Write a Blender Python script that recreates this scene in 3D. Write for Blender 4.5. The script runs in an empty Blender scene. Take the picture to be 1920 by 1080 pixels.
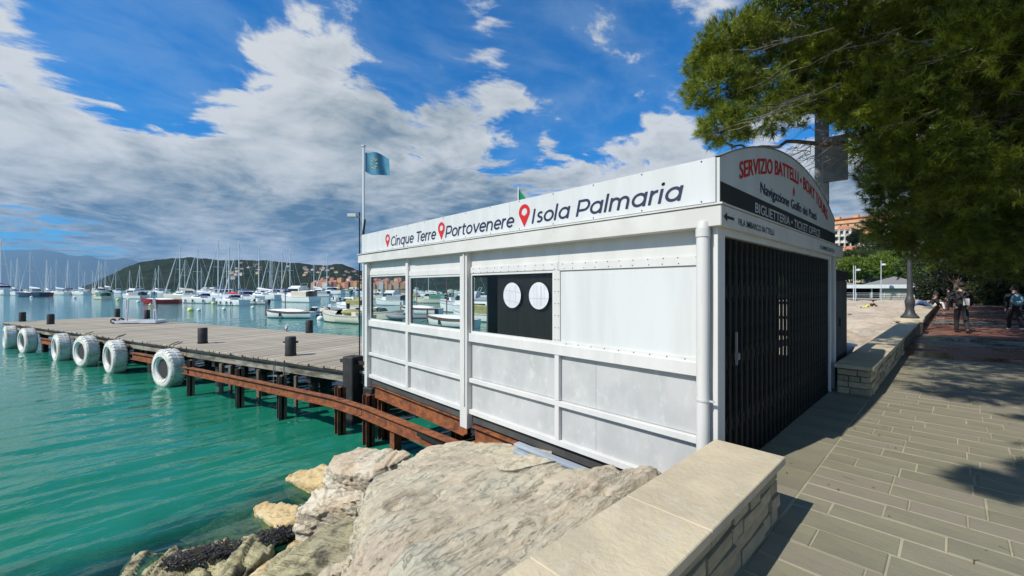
import bpy, bmesh, math, random
import numpy as np
from mathutils import Vector, Matrix, Euler
rad = math.radians
random.seed(7); RNG = np.random.default_rng(11)
SC = bpy.context.scene
COL = SC.collection
# ---------------------------------------------------------------- camera
FPX = 777.0; AZ = rad(46.8); HC = 1.65
cam = bpy.data.cameras.new('camera'); cam.lens = 36*FPX/1920; cam.sensor_width = 36
cam.clip_start = .05; cam.clip_end = 40000
camo = bpy.data.objects.new('camera', cam); COL.objects.link(camo)
camo.location = (0, 0, HC); camo.rotation_euler = (rad(90), 0, AZ)
SC.camera = camo
FW = np.array([-math.sin(AZ), math.cos(AZ), 0.]); RT = np.array([math.cos(AZ), math.sin(AZ), 0.])
def ray(px, py): return FW + (px-960)/FPX*RT + np.array([0, 0, -(py-540)/FPX])
def onZ(px, py, z):
    d = ray(px, py); t = (z-HC)/d[2]; return Vector((d[0]*t, d[1]*t, z))
def at(px, py, dist):
    d = ray(px, py); return Vector((d[0]*dist, d[1]*dist, HC+d[2]*dist))
# ---------------------------------------------------------------- light
SUN_TRAVEL = Vector((.19, 1.0, -1.03)).normalized()
SUN_EL = math.asin(-SUN_TRAVEL.z)
sun = bpy.data.lights.new('sun', 'SUN'); sun.energy = 5.0; sun.angle = rad(.5); sun.color = (1, .945, .85)
suno = bpy.data.objects.new('sun', sun); COL.objects.link(suno)
suno.rotation_euler = SUN_TRAVEL.to_track_quat('-Z', 'Y').to_euler()
SC.view_settings.view_transform = 'Standard'; SC.view_settings.look = 'None'
SC.view_settings.exposure = .14; SC.view_settings.gamma = 1; SC.view_settings.use_curve_mapping = False
SC.cycles.max_bounces = 8; SC.cycles.transparent_max_bounces = 12
SC.cycles.diffuse_bounces = 3; SC.cycles.glossy_bounces = 3; SC.cycles.transmission_bounces = 6; SC.cycles.volume_bounces = 0
SC.cycles.use_denoising = True; SC.cycles.caustics_reflective = False; SC.cycles.caustics_refractive = False
SC.cycles.sample_clamp_indirect = 4

# ---------------------------------------------------------------- node helper
class NT:
    def __init__(s, tree): s.t = tree; s.n = tree.nodes; s.l = tree.links
    def new(s, typ, ins=None, **kw):
        nd = s.n.new(typ)
        for k, v in kw.items(): setattr(nd, k, v)
        for k, v in (ins or {}).items(): s.set(nd.inputs[k], v)
        return nd
    def set(s, sock, v):
        if isinstance(v, bpy.types.NodeSocket): s.l.new(v, sock)
        elif isinstance(v, bpy.types.Node): s.l.new(v.outputs[0], sock)
        else:
            if isinstance(v, (tuple, list)) and len(v) == 3 and sock.type == 'RGBA': v = (*v, 1)
            sock.default_value = v
    def math(s, op, a, b=0., c=None, clamp=False):
        ins = {0: a, 1: b}
        if c is not None: ins[2] = c
        return s.new('ShaderNodeMath', ins, operation=op, use_clamp=clamp).outputs[0]
    def vmath(s, op, a, b=None, out=0):
        ins = {0: a}
        if b is not None: ins[1] = b
        return s.new('ShaderNodeVectorMath', ins, operation=op).outputs[out]
    def mix(s, f, a, b, bt='MIX'):
        nd = s.new('ShaderNodeMix', data_type='RGBA', blend_type=bt)
        s.set(nd.inputs[0], f); s.set(nd.inputs[6], a); s.set(nd.inputs[7], b)
        return nd.outputs[2]
    def smooth(s, v, lo, hi, a=0., b=1.):
        return s.new('ShaderNodeMapRange', {0: v, 1: lo, 2: hi, 3: a, 4: b}, interpolation_type='SMOOTHSTEP').outputs[0]
    def noise(s, vec, scale, detail=5, rough=.5, dist=0.):
        return s.new('ShaderNodeTexNoise', {'Vector': vec, 'Scale': scale, 'Detail': detail, 'Roughness': rough, 'Distortion': dist})
    def mapping(s, vec, scale=(1, 1, 1), rot=(0, 0, 0), loc=(0, 0, 0)):
        return s.new('ShaderNodeMapping', {'Vector': vec, 'Scale': scale, 'Rotation': rot, 'Location': loc}).outputs[0]

# ---------------------------------------------------------------- world: Nishita sky with a procedural cloud layer
world = bpy.data.worlds.new('World'); SC.world = world; world.use_nodes = True
W = NT(world.node_tree); W.n.clear()
STR = .07
def build_world():
    sky = W.new('ShaderNodeTexSky', sky_type='NISHITA', sun_disc=False, sun_elevation=SUN_EL, sun_rotation=rad(190.8), altitude=0, air_density=1., dust_density=.3, ozone_density=3.)
    tc = W.new('ShaderNodeTexCoord').outputs['Generated']
    d = W.vmath('NORMALIZE', tc)
    sep = W.new('ShaderNodeSeparateXYZ', {0: d})
    z = W.math('MAXIMUM', sep.outputs[2], 0.0)
    den = W.math('ADD', z, .10)
    px_ = W.math('DIVIDE', sep.outputs[0], den); py_ = W.math('DIVIDE', sep.outputs[1], den)
    P = W.new('ShaderNodeCombineXYZ', {0: px_, 1: py_, 2: 0.}).outputs[0]
    warp = W.noise(P, 1.1, 3, .5).outputs[1]
    Pw = W.vmath('ADD', P, W.vmath('SCALE', W.vmath('SUBTRACT', warp, (.5, .5, .5)), None)); 
    Pw.node.inputs[1].links[0].from_node.inputs['Scale'].default_value = .5
    big = W.noise(W.mapping(Pw, (1, 1, 1), (0, 0, rad(20)), (3.1, .7, 0)), .95, 4, .55).outputs[0]
    fine = W.noise(W.mapping(Pw, (1.35, .8, 1), (0, 0, rad(35)), (1.3, 5.2, 0)), 3.0, 9, .62).outputs[0]
    pf = W.noise(W.mapping(Pw, (1.1, .85, 1), (0, 0, rad(10)), (4.3, 1.2, 0)), 7.5, 7, .6).outputs[0]
    dens = W.math('ADD', W.math('ADD', W.math('MULTIPLY', big, .50), W.math('MULTIPLY', fine, .75)), W.math('MULTIPLY', pf, .45))
    dens = W.math('SUBTRACT', dens, .345)
    # where the cloud banks and the open blue lie, as directions on the sky
    def blob(px, py, r0, r1, amt):
        v = ray(px, py); v = v/np.linalg.norm(v)
        dt = W.vmath('DOT_PRODUCT', d, tuple(v), out=1)
        return W.smooth(dt, math.cos(rad(r1)), math.cos(rad(r0)), 0., amt)
    blobs = [(150, 300, 6, 24, .20), (450, 350, 6, 22, .20), (700, 380, 4, 18, .18), (960, 330, 2, 14, .12), (1200, 330, 2, 11, .13),
             (560, 90, 1, 6, .13), (900, 200, 2, 8, .13), (530, 180, 1, 9, .10), (80, 130, 1, 9, .08), (420, 20, 1, 6, .05), (1200, 160, 1, 7, .05),
             (330, 115, 3, 12, -.24), (130, 50, 4, 14, -.20), (480, 40, 2, 9, -.12), (250, 60, 3, 10, -.12), (790, 120, 1, 9, -.10), (1130, 90, 3, 14, -.13), (960, 265, 1, 4.5, -.16), (1120, 240, 1, 5, -.08),
             (760, 215, 1, 3, -.07), (120, 487, 1, 9, -.35), (1620, 380, 2, 14, .10)]
    for b in blobs: dens = W.math('ADD', dens, blob(*b))
    # a low stratus sheet toward the horizon
    low = W.smooth(z, .30, .16, 0., .12)
    dens = W.math('ADD', dens, low)
    alpha = W.smooth(dens, .50, .635)
    thick = W.smooth(dens, .56, .86)
    # cloud brightness: thin rims bright, thick bases grey; streaky light and dark inside
    strk = W.noise(W.mapping(Pw, (.5, 1.3, 1), (0, 0, AZ), (7, 2, 0)), 1.5, 6, .58).outputs[0]
    puff = W.noise(Pw, 5.5, 6, .6).outputs[0]
    s1 = W.math('ADD', W.math('MULTIPLY', W.math('SUBTRACT', strk, .5), 1.9), W.math('MULTIPLY', W.math('SUBTRACT', puff, .5), 1.0))
    base_dark = W.smooth(z, .40, .08, 0., .33)
    shade = W.math('ADD', W.math('ADD', W.math('MULTIPLY', thick, .30), base_dark), s1)
    for b in ((800, 410, 4, 18, .20), (560, 440, 2, 10, .14), (250, 430, 2, 12, .10), (60, 445, 2, 8, .15), (400, 497, 1, 4.5, -.55), (620, 505, .5, 3.5, -.5), (520, 492, .5, 4, -.4), (300, 215, 3, 9, -.18), (60, 200, 3, 12, -.28), (380, 300, 3, 14, -.15), (300, 360, 3, 14, .14),
              (1150, 330, 2, 9, -.15), (1000, 470, 2, 14, .2)):
        shade = W.math('ADD', shade, blob(*b))
    shade = W.math('MAXIMUM', W.math('MINIMUM', shade, 1.), 0.)
    cr = W.new('ShaderNodeValToRGB', {0: shade})
    e = cr.color_ramp.elements
    e[0].position = 0.; e[0].color = (.88, .91, .93, 1)
    e[1].position = 1.; e[1].color = (.085, .19, .30, 1)
    for p, c in ((.3, (.69, .74, .77, 1)), (.55, (.48, .55, .59, 1)), (.8, (.24, .34, .43, 1))):
        q = e.new(p); q.color = c
    blue = W.mix(1., sky.outputs[0], (.05, 1.12, 2.0), 'MULTIPLY')
    blue = W.new('ShaderNodeHueSaturation', {'Color': blue, 'Saturation': 1.05, 'Value': 1.0}).outputs[0]
    # pale blue near the horizon where no cloud stands
    cl = W.new('ShaderNodeVectorMath', {0: cr.outputs[0]}, operation='SCALE'); cl.inputs['Scale'].default_value = .72/STR
    veil = W.smooth(fine, .35, .7, 0., .22)
    blue = W.mix(veil, blue, W.new('ShaderNodeRGB').outputs[0])
    blue.node.inputs[7].links[0].from_node.outputs[0].default_value = (.38/STR, .52/STR, .66/STR, 1)
    col = W.mix(alpha, blue, cl.outputs[0])
    bg = W.new('ShaderNodeBackground', {'Color': col, 'Strength': STR})
    W.new('ShaderNodeOutputWorld', {'Surface': bg.outputs[0]})
build_world()

# ---------------------------------------------------------------- materials
def base_mat(name):
    m = bpy.data.materials.new(name); m.use_nodes = True
    t = NT(m.node_tree); t.n.clear()
    out = t.new('ShaderNodeOutputMaterial')
    return m, t, out
MATS = {}
def mat(name, c1, c2=None, scale=3., rough=.6, rough2=None, metal=0., bump=0., bscale=20., stretch=(1, 1, 1), detail=6, spec=.5, c3=None, s3=9., t3=(.55, .7), rnd=0., lo=.35, hi=.65, coord='Object', bdist=.02, rot=(0, 0, 0), alpha=1.):
    m, t, out = base_mat(name)
    tc = t.new('ShaderNodeTexCoord').outputs[coord]
    mp = t.mapping(tc, stretch, rot)
    col = (*c1, 1)
    n = None
    if c2 is not None:
        n = t.noise(mp, scale, detail, .6).outputs[0]
        col = t.mix(t.smooth(n, lo, hi), (*c1, 1), (*c2, 1))
    if c3 is not None:
        n3 = t.noise(mp, s3, 6, .65).outputs[0]
        col = t.mix(t.smooth(n3, t3[0], t3[1]), col, (*c3, 1))
    if rnd:
        oi = t.new('ShaderNodeObjectInfo').outputs['Random']
        f = t.new('ShaderNodeMapRange', {0: oi, 3: 1-rnd, 4: 1+rnd}).outputs[0]
        hs = t.new('ShaderNodeHueSaturation', {'Color': col, 'Value': f}); col = hs.outputs[0]
    p = t.new('ShaderNodeBsdfPrincipled', {'Base Color': col, 'Roughness': rough, 'Metallic': metal, 'Specular IOR Level': spec})
    if rough2 is not None and n is not None:
        t.set(p.inputs['Roughness'], t.smooth(n, .3, .7, rough, rough2))
    if alpha < 1: p.inputs['Alpha'].default_value = alpha
    if bump:
        bn = t.noise(mp, bscale, 6, .6).outputs[0]
        b = t.new('ShaderNodeBump', {'Strength': bump, 'Distance': bdist, 'Height': bn})
        t.set(p.inputs['Normal'], b.outputs[0])
    t.l.new(p.outputs[0], out.inputs[0])
    MATS[name] = m
    return m
M = {}
def mm(key, *a, **k): M[key] = mat(key, *a, **k)
mm('white_paint', (.65, .65, .625), (.59, .59, .565), scale=1.3, rough=.38, bump=.12, bscale=30, bdist=.004, c3=(.50, .46, .38), s3=4, t3=(.62, .80), stretch=(2.5, 2.5, .35))
mm('white_gutter', (.64, .635, .60), (.56, .55, .51), scale=2.2, rough=.42, c3=(.45, .42, .36), s3=5, t3=(.68, .8), bump=.1, bscale=14, bdist=.004)
mm('sign_white', (.62, .64, .635), (.57, .585, .57), scale=2.0, rough=.3, stretch=(2.2, 2.2, .22), c3=(.50, .49, .43), s3=5, t3=(.66, .82), bump=.06, bscale=2, bdist=.01)
mm('galvanised', (.50, .505, .495), (.43, .44, .435), scale=3.2, rough=.42, rough2=.55, metal=.0, c3=(.58, .585, .575), s3=7, t3=(.52, .75), bump=.15, bscale=22, bdist=.004, stretch=(1, 1, .7))
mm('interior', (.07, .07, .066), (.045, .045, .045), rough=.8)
mm('black_board', (.012, .012, .011), (.024, .023, .02), scale=6, rough=.5, stretch=(6, 6, .4))
mm('disc_white', (.66, .67, .70), (.58, .60, .63), scale=6, rough=.5)
mm('pale_line', (.45, .47, .50), rough=.6)
mm('ink_navy', (.012, .02, .06), rough=.45)
mm('ink_red', (.55, .012, .015), rough=.4)
mm('ink_black', (.012, .012, .012), rough=.5)
mm('gate_metal', (.014, .017, .015), (.026, .03, .026), scale=14, rough=.5, metal=.3)
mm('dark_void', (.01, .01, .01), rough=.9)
mm('rust', (.13, .042, .018), (.30, .10, .030), scale=6, rough=.85, bump=.5, bscale=30, bdist=.01, c3=(.07, .03, .02), s3=9, t3=(.56, .7))
mm('rust_dark', (.10, .040, .022), (.19, .072, .030), scale=5, rough=.9, bump=.5, bscale=30, bdist=.01, c3=(.035, .02, .015), s3=7)
mm('pile', (.055, .042, .034), (.17, .13, .09), scale=5, rough=.9, bump=.6, bscale=20, bdist=.015, stretch=(1, 1, .35))
mm('black_pile', (.012, .012, .012), (.03, .028, .026), scale=6, rough=.6, bump=.4, bscale=18)
mm('deck_plank', (.43, .375, .29), (.30, .26, .195), scale=3, rough=.85, bump=.5, bscale=16, bdist=.01, stretch=(5, .5, 5), rnd=.18, c3=(.19, .165, .12), s3=8, t3=(.62, .75))
mm('deck_beam', (.34, .31, .25), (.10, .09, .07), scale=3, rough=.9, bump=.5, bscale=16, stretch=(.5, 2, 2))
mm('tyre_white', (.74, .74, .69), (.60, .59, .52), scale=4, rough=.55, c3=(.22, .23, .13), s3=4, t3=(.54, .72), bump=.4, bscale=18, bdist=.01)
mm('tyre_hole_shade', (.03, .028, .03), rough=.8)
mm('rope', (.2, .17, .12), rough=.9)
mm('steel_white', (.6, .63, .66), (.5, .53, .55), rough=.4)
mm('concrete', (.34, .33, .30), (.25, .24, .22), scale=5, rough=.9, bump=.3, bscale=30)
mm('pole_grey', (.26, .27, .27), (.20, .21, .21), rough=.5, metal=.4)
mm('lamp_iron', (.045, .048, .05), (.075, .08, .08), rough=.5, metal=.3)
mm('lamp_glass', (.55, .6, .58), rough=.15)
mm('bark', (.16, .12, .09), (.07, .05, .04), scale=8, rough=.95, bump=.9, bscale=14, bdist=.04, stretch=(1, 1, .3))
mm('twig', (.26, .22, .18), (.13, .11, .09), scale=10, rough=.9)
mm('hull_white', (.82, .83, .82), (.75, .77, .77), rough=.25)
mm('hull_cream', (.72, .68, .55), (.64, .6, .48), rough=.3)
mm('hull_navy', (.02, .03, .09), rough=.25)
mm('hull_red', (.45, .02, .03), rough=.3)
mm('hull_green', (.08, .22, .16), rough=.3)
mm('antifoul', (.03, .045, .08), rough=.5)
mm('wood_brown', (.16, .07, .035), (.1, .045, .03), rough=.4)
mm('canvas_blue', (.02, .05, .16), rough=.8)
mm('canvas_cream', (.62, .57, .45), (.52, .48, .38), rough=.85)
mm('canvas_olive', (.30, .30, .12), (.22, .22, .09), rough=.85)
mm('canvas_grey', (.28, .31, .33), rough=.85)
mm('canvas_white', (.75, .76, .76), rough=.8)
mm('boat_window', (.015, .02, .025), rough=.08)
mm('mast', (.72, .74, .76), rough=.35, metal=.2)
mm('motor_black', (.015, .015, .018), rough=.3)
mm('rubber_grey', (.22, .24, .26), rough=.6)
mm('fender_dark', (.02, .03, .08), rough=.5)
mm('buoy_white', (.78, .78, .74), rough=.4); mm('buoy_yellow', (.75, .72, .22), rough=.4)
mm('flag_blue', (.05, .20, .32), (.08, .27, .38), scale=4, rough=.8)
mm('flag_star', (.42, .42, .12), rough=.8)
mm('flag_green', (.0, .26, .12), rough=.8); mm('flag_white', (.75, .75, .72), rough=.8); mm('flag_red', (.5, .02, .02), rough=.8)
mm('skin', (.45, .28, .2), rough=.5); mm('hair_dark', (.02, .015, .012), rough=.7)
mm('cloth_black', (.014, .014, .017), (.022, .022, .025), rough=.85); mm('cloth_denim', (.03, .08, .2), (.05, .11, .25), rough=.85)
mm('cloth_white', (.7, .68, .65), rough=.85); mm('cloth_teal', (.12, .28, .34), (.2, .36, .42), rough=.8); mm('shoe_white', (.7, .7, .7), rough=.6)
mm('cloth_yellow', (.75, .68, .08), rough=.8)
mm('seaweed', (.02, .02, .035), (.04, .035, .02), scale=9, rough=.7, bump=.8, bscale=40)
mm('plank_grey', (.36, .41, .47), (.27, .31, .36), rough=.45)
mm('terracotta', (.52, .20, .11), (.42, .15, .08), scale=1.2, rough=.85)
mm('wall_yellow', (.68, .55, .32), (.58, .46, .27), scale=.4, rough=.9); mm('wall_pink', (.58, .34, .24), (.5, .3, .2), scale=.4, rough=.9)
mm('wall_orange', (.62, .36, .17), (.55, .3, .14), scale=.4, rough=.9); mm('wall_white', (.7, .67, .6), (.6, .57, .5), scale=.4, rough=.9)
mm('roof_muted', (.26, .14, .10), (.2, .11, .08), rough=.9)
mm('wall_red', (.42, .16, .11), rough=.9)
mm('shutter', (.06, .07, .06), rough=.6); mm('window_dark', (.02, .022, .025), rough=.2)
mm('roof_grey', (.20, .19, .18), rough=.8); mm('panel_beige', (.40, .36, .30), (.33, .3, .25), rough=.8)

def rock_mat(name, ca, cb, cc, strike=0., dark=(.12, .09, .07), scale=1.):
    m, t, out = base_mat(name)
    tc = t.new('ShaderNodeTexCoord').outputs['Object']
    mp = t.mapping(tc, (1, 1, 1), (0, 0, strike))
    ms = t.mapping(mp, (3.2*scale, .62*scale, 3.6*scale))
    n1 = t.noise(mp, 1.1*scale, 5, .6, .6).outputs[0]
    n2 = t.noise(ms, 2.6, 8, .6, .08).outputs[0]
    n3 = t.noise(mp, 26*scale, 6, .7).outputs[0]
    n4 = t.noise(mp, 2.4*scale, 4, .6, .4).outputs[0]
    col = t.mix(t.smooth(n1, .36, .62), (*ca, 1), (*cb, 1))
    col = t.mix(t.smooth(n4, .5, .68), col, (*cc, 1))
    crack = t.smooth(t.math('ABSOLUTE', t.math('SUBTRACT', n2, .47)), .0, .014, 1., 0.)
    crack = t.math('MULTIPLY', crack, t.smooth(n4, .40, .55))
    n5 = t.noise(t.mapping(mp, (9*scale, 2.6*scale, 9*scale)), 2.2, 8, .7, .1).outputs[0]
    pit = t.smooth(n5, .62, .70)
    col = t.mix(t.math('MULTIPLY', crack, .05), col, (*dark, 1))
    col = t.mix(t.math('MULTIPLY', pit, .12), col, (*dark, 1))
    col = t.mix(t.smooth(n3, .60, .72, 0, .35), col, (*dark, 1))
    hs = t.new('ShaderNodeHueSaturation', {'Color': col, 'Value': t.smooth(n3, .3, .7, .88, 1.10)})
    p = t.new('ShaderNodeBsdfPrincipled', {'Base Color': hs.outputs[0], 'Roughness': .9, 'Specular IOR Level': .2})
    h = t.math('ADD', t.math('MULTIPLY', t.smooth(n2, .36, .60), .5), t.math('MULTIPLY', n3, .28))
    h = t.math('SUBTRACT', t.math('SUBTRACT', h, t.math('MULTIPLY', crack, .22)), t.math('MULTIPLY', pit, .4))
    h = t.math('ADD', h, t.math('MULTIPLY', n5, .5))
    b = t.new('ShaderNodeBump', {'Strength': 1., 'Distance': .028, 'Height': h})
    t.set(p.inputs['Normal'], b.outputs[0]); t.l.new(p.outputs[0], out.inputs[0])
    M[name] = m
rock_mat('rock_slab', (.52, .46, .34), (.47, .40, .30), (.48, .455, .35), strike=rad(-8), dark=(.20, .15, .12))
rock_mat('rock_light', (.62, .56, .44), (.52, .42, .30), (.56, .53, .41), strike=rad(20), dark=(.20, .15, .10))
rock_mat('rock_yellow', (.60, .46, .24), (.52, .37, .18), (.60, .54, .36), strike=rad(40), dark=(.16, .11, .06))
rock_mat('rock_weed', (.46, .42, .24), (.34, .31, .20), (.10, .09, .07), strike=rad(60), dark=(.03, .03, .035), scale=1.4)
rock_mat('rock_beach', (.52, .44, .34), (.46, .37, .28), (.40, .36, .29), strike=rad(10), scale=.5)

def stone_mat(name, c1, c2, c3, rnd=.12, bump=.5, bs=9):
    M[name] = mat(name, c1, c2, scale=2.2, rough=.9, bump=bump, bscale=bs*3, bdist=.012, c3=c3, s3=6, t3=(.55, .72), rnd=rnd, spec=.25)
stone_mat('cap_stone', (.56, .48, .33), (.45, .385, .275), (.52, .475, .37), rnd=.05, bump=.6)
stone_mat('wall_stone', (.50, .41, .26), (.40, .33, .22), (.30, .26, .19), rnd=.2, bump=.8)
stone_mat('mortar', (.16, .13, .10), (.11, .09, .07), (.2, .17, .12))
stone_mat('joint_sand', (.40, .37, .26), (.33, .30, .21), (.30, .27, .2), rnd=0)
stone_mat('earth', (.16, .13, .10), (.11, .09, .07), (.2, .17, .12), rnd=0)

def paving_mat():
    m, t, out = base_mat('paving_stone')
    tc = t.new('ShaderNodeTexCoord').outputs['Object']
    oi = t.new('ShaderNodeObjectInfo').outputs['Random']
    n1 = t.noise(tc, 1.6, 6, .6).outputs[0]; n2 = t.noise(tc, 40, 6, .7).outputs[0]; n3 = t.noise(t.mapping(tc, (1, 5, 1)), 3.5, 6, .6).outputs[0]
    col = t.mix(t.smooth(n1, .38, .62), (.255, .24, .165, 1), (.215, .20, .145, 1))
    col = t.mix(t.smooth(oi, .6, .9, 0, .6), col, (.235, .205, .165, 1))
    col = t.mix(t.smooth(n3, .58, .7, 0, .5), col, (.17, .155, .115, 1))
    hs = t.new('ShaderNodeHueSaturation', {'Color': col, 'Value': t.math('ADD', t.math('MULTIPLY', oi, .16), .90)})
    rough = t.smooth(n1, .3, .7, .55, .8)
    p = t.new('ShaderNodeBsdfPrincipled', {'Base Color': hs.outputs[0], 'Roughness': rough, 'Specular IOR Level': .4})
    b = t.new('ShaderNodeBump', {'Strength': .5, 'Distance': .006, 'Height': t.math('ADD', n2, t.math('MULTIPLY', n3, 1.5))})
    t.set(p.inputs['Normal'], b.outputs[0]); t.l.new(p.outputs[0], out.inputs[0]); M['paving_stone'] = m
paving_mat()

def far_paving_mat():
    m, t, out = base_mat('promenade_surface')
    g = t.new('ShaderNodeNewGeometry').outputs['Position']
    br = t.new('ShaderNodeTexBrick', {'Vector': g, 'Color1': (.24, .095, .06, 1), 'Color2': (.30, .125, .08, 1), 'Mortar': (.14, .08, .06, 1), 'Scale': 4., 'Mortar Size': .02})
    sep = t.new('ShaderNodeSeparateXYZ', {0: g})
    grey = t.mix(t.smooth(t.noise(g, 1.5, 5).outputs[0], .4, .6), (.22, .2, .16, 1), (.15, .14, .12, 1))
    bands = t.math('GREATER_THAN', t.math('PINGPONG', t.math('SUBTRACT', sep.outputs[1], 14.), 5.), 3.2)
    col = t.mix(bands, br.outputs[0], grey)
    n = t.noise(g, .6, 4, .6).outputs[0]
    rough = t.smooth(n, .42, .58, .12, .75)   # puddled, still damp in places
    p = t.new('ShaderNodeBsdfPrincipled', {'Base Color': col, 'Roughness': rough})
    t.l.new(p.outputs[0], out.inputs[0]); M['promenade_surface'] = m
far_paving_mat()

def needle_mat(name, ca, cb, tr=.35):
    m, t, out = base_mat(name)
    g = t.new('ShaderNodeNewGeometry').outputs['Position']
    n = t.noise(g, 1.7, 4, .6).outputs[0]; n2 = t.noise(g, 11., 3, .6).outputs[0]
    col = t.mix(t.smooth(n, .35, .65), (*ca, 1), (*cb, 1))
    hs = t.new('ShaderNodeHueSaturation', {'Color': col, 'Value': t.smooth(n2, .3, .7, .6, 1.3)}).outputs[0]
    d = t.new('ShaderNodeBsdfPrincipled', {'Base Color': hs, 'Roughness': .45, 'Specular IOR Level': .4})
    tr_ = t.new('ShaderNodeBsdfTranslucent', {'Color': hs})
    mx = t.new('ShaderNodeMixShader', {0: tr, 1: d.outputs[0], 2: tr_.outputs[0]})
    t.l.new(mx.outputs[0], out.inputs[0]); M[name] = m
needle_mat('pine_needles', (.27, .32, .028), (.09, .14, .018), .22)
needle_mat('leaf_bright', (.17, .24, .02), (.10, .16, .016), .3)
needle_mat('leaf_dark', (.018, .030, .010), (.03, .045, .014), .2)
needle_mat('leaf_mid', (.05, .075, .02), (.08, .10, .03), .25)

def water_mat():
    m, t, out = base_mat('sea_water')
    g = t.new('ShaderNodeNewGeometry').outputs['Position']
    sep = t.new('ShaderNodeSeparateXYZ', {0: g}); x, y = sep.outputs[0], sep.outputs[1]
    # fine ripples, crests lying roughly along y
    r1 = t.noise(t.mapping(g, (1.0, .38, 1), (0, 0, rad(8))), 2.1, 4, .55, .5).outputs[0]
    r2 = t.noise(t.mapping(g, (1.0, .5, 1), (0, 0, rad(-12))), 7., 3, .5, .3).outputs[0]
    r3 = t.noise(t.mapping(g, (1.0, .6, 1), (0, 0, rad(5))), .55, 3, .5).outputs[0]
    h = t.math('ADD', t.math('ADD', t.math('MULTIPLY', r1, .026), t.math('MULTIPLY', r2, .016)), t.math('MULTIPLY', r3, .04))
    b = t.new('ShaderNodeBump', {'Strength': .85, 'Distance': 1., 'Height': h}).outputs[0]
    # turbid green body colour: greener and darker close in, paler blue-green out in the bay
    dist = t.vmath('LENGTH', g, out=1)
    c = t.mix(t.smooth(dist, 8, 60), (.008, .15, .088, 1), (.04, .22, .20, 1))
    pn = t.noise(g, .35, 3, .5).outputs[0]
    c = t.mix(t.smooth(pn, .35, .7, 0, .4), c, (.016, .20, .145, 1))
    body = t.new('ShaderNodeBsdfDiffuse', {'Color': c})
    clear = t.new('ShaderNodeBsdfTransparent', {'Color': (.50, .66, .52, 1)})
    # shallow clear water over the rocks by the shore
    wob = t.math('MULTIPLY', t.math('SUBTRACT', t.noise(g, .9, 4, .6).outputs[0], .5), 2.2)
    shal = t.math('MULTIPLY', t.smooth(t.math('ADD', t.math('SUBTRACT', x, t.math('MULTIPLY', y, -.12)), wob), -8.0, -6.1), t.smooth(y, 3.4, 2.4))
    under = t.new('ShaderNodeMixShader', {0: t.math('MULTIPLY', shal, .86), 1: body.outputs[0], 2: clear.outputs[0]})
    gl = t.new('ShaderNodeBsdfGlossy', {'Color': (1, 1, 1, 1), 'Roughness': .03, 'Normal': b})
    fr = t.new('ShaderNodeFresnel', {'IOR': 1.33, 'Normal': b})
    mx = t.new('ShaderNodeMixShader', {0: fr.outputs[0], 1: under.outputs[0], 2: gl.outputs[0]})
    t.l.new(mx.outputs[0], out.inputs[0]); M['sea_water'] = m
water_mat()

def glass_mat():
    m, t, out = base_mat('window_glass')
    tr = t.new('ShaderNodeBsdfTransparent', {'Color': (.84, .88, .86, 1)})
    gl = t.new('ShaderNodeBsdfGlossy', {'Roughness': .01, 'Color': (1, 1, 1, 1)})
    fr = t.new('ShaderNodeFresnel', {'IOR': 1.35})
    mx = t.new('ShaderNodeMixShader', {0: fr.outputs[0], 1: tr.outputs[0], 2: gl.outputs[0]})
    t.l.new(mx.outputs[0], out.inputs[0]); M['window_glass'] = m
glass_mat()

def hill_mat(name, c1, c2, c3, s):
    m, t, out = base_mat(name)
    g = t.new('ShaderNodeNewGeometry').outputs['Position']
    n = t.noise(g, s, 8, .65).outputs[0]; n2 = t.noise(g, s*5, 6, .7).outputs[0]
    col = t.mix(t.smooth(n2, .35, .65), (*c1, 1), (*c2, 1))
    col = t.mix(t.smooth(n, .60, .70, 0, .8), col, (*c3, 1))
    p = t.new('ShaderNodeBsdfPrincipled', {'Base Color': col, 'Roughness': .95, 'Specular IOR Level': .1})
    b = t.new('ShaderNodeBump', {'Strength': .8, 'Distance': 6. if s > .001 else 30., 'Height': n2}); t.set(p.inputs['Normal'], b.outputs[0])
    t.l.new(p.outputs[0], out.inputs[0]); M[name] = m
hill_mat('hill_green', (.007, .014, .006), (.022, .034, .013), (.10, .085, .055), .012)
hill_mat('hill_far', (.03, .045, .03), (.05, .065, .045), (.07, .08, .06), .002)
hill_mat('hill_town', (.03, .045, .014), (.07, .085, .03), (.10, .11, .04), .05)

# ---------------------------------------------------------------- numpy noise
def _h(i, j, k):
    n = (i*374761393 + j*668265263 + k*2147483647*0 + k*1274126177) & 0xffffffff
    n = ((n ^ (n >> 13))*1274126177) & 0xffffffff
    return ((n ^ (n >> 16)) & 0xffff)/65535.
def vnoise(P):
    P = np.asarray(P, float); I = np.floor(P).astype(np.int64); f = P-I; f = f*f*(3-2*f)
    r = 0
    for a in (0, 1):
        for b in (0, 1):
            for c in (0, 1):
                w = (f[:, 0] if a else 1-f[:, 0])*(f[:, 1] if b else 1-f[:, 1])*(f[:, 2] if c else 1-f[:, 2])
                r = r+w*_h(I[:, 0]+a, I[:, 1]+b, I[:, 2]+c)
    return r
def fbm(P, o=4, g=.5):
    s = 0; a = 1; t = 0
    for i in range(o): s = s+a*vnoise(np.asarray(P)*(2**i)+17.3*i); t += a; a *= g
    return s/t

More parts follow.
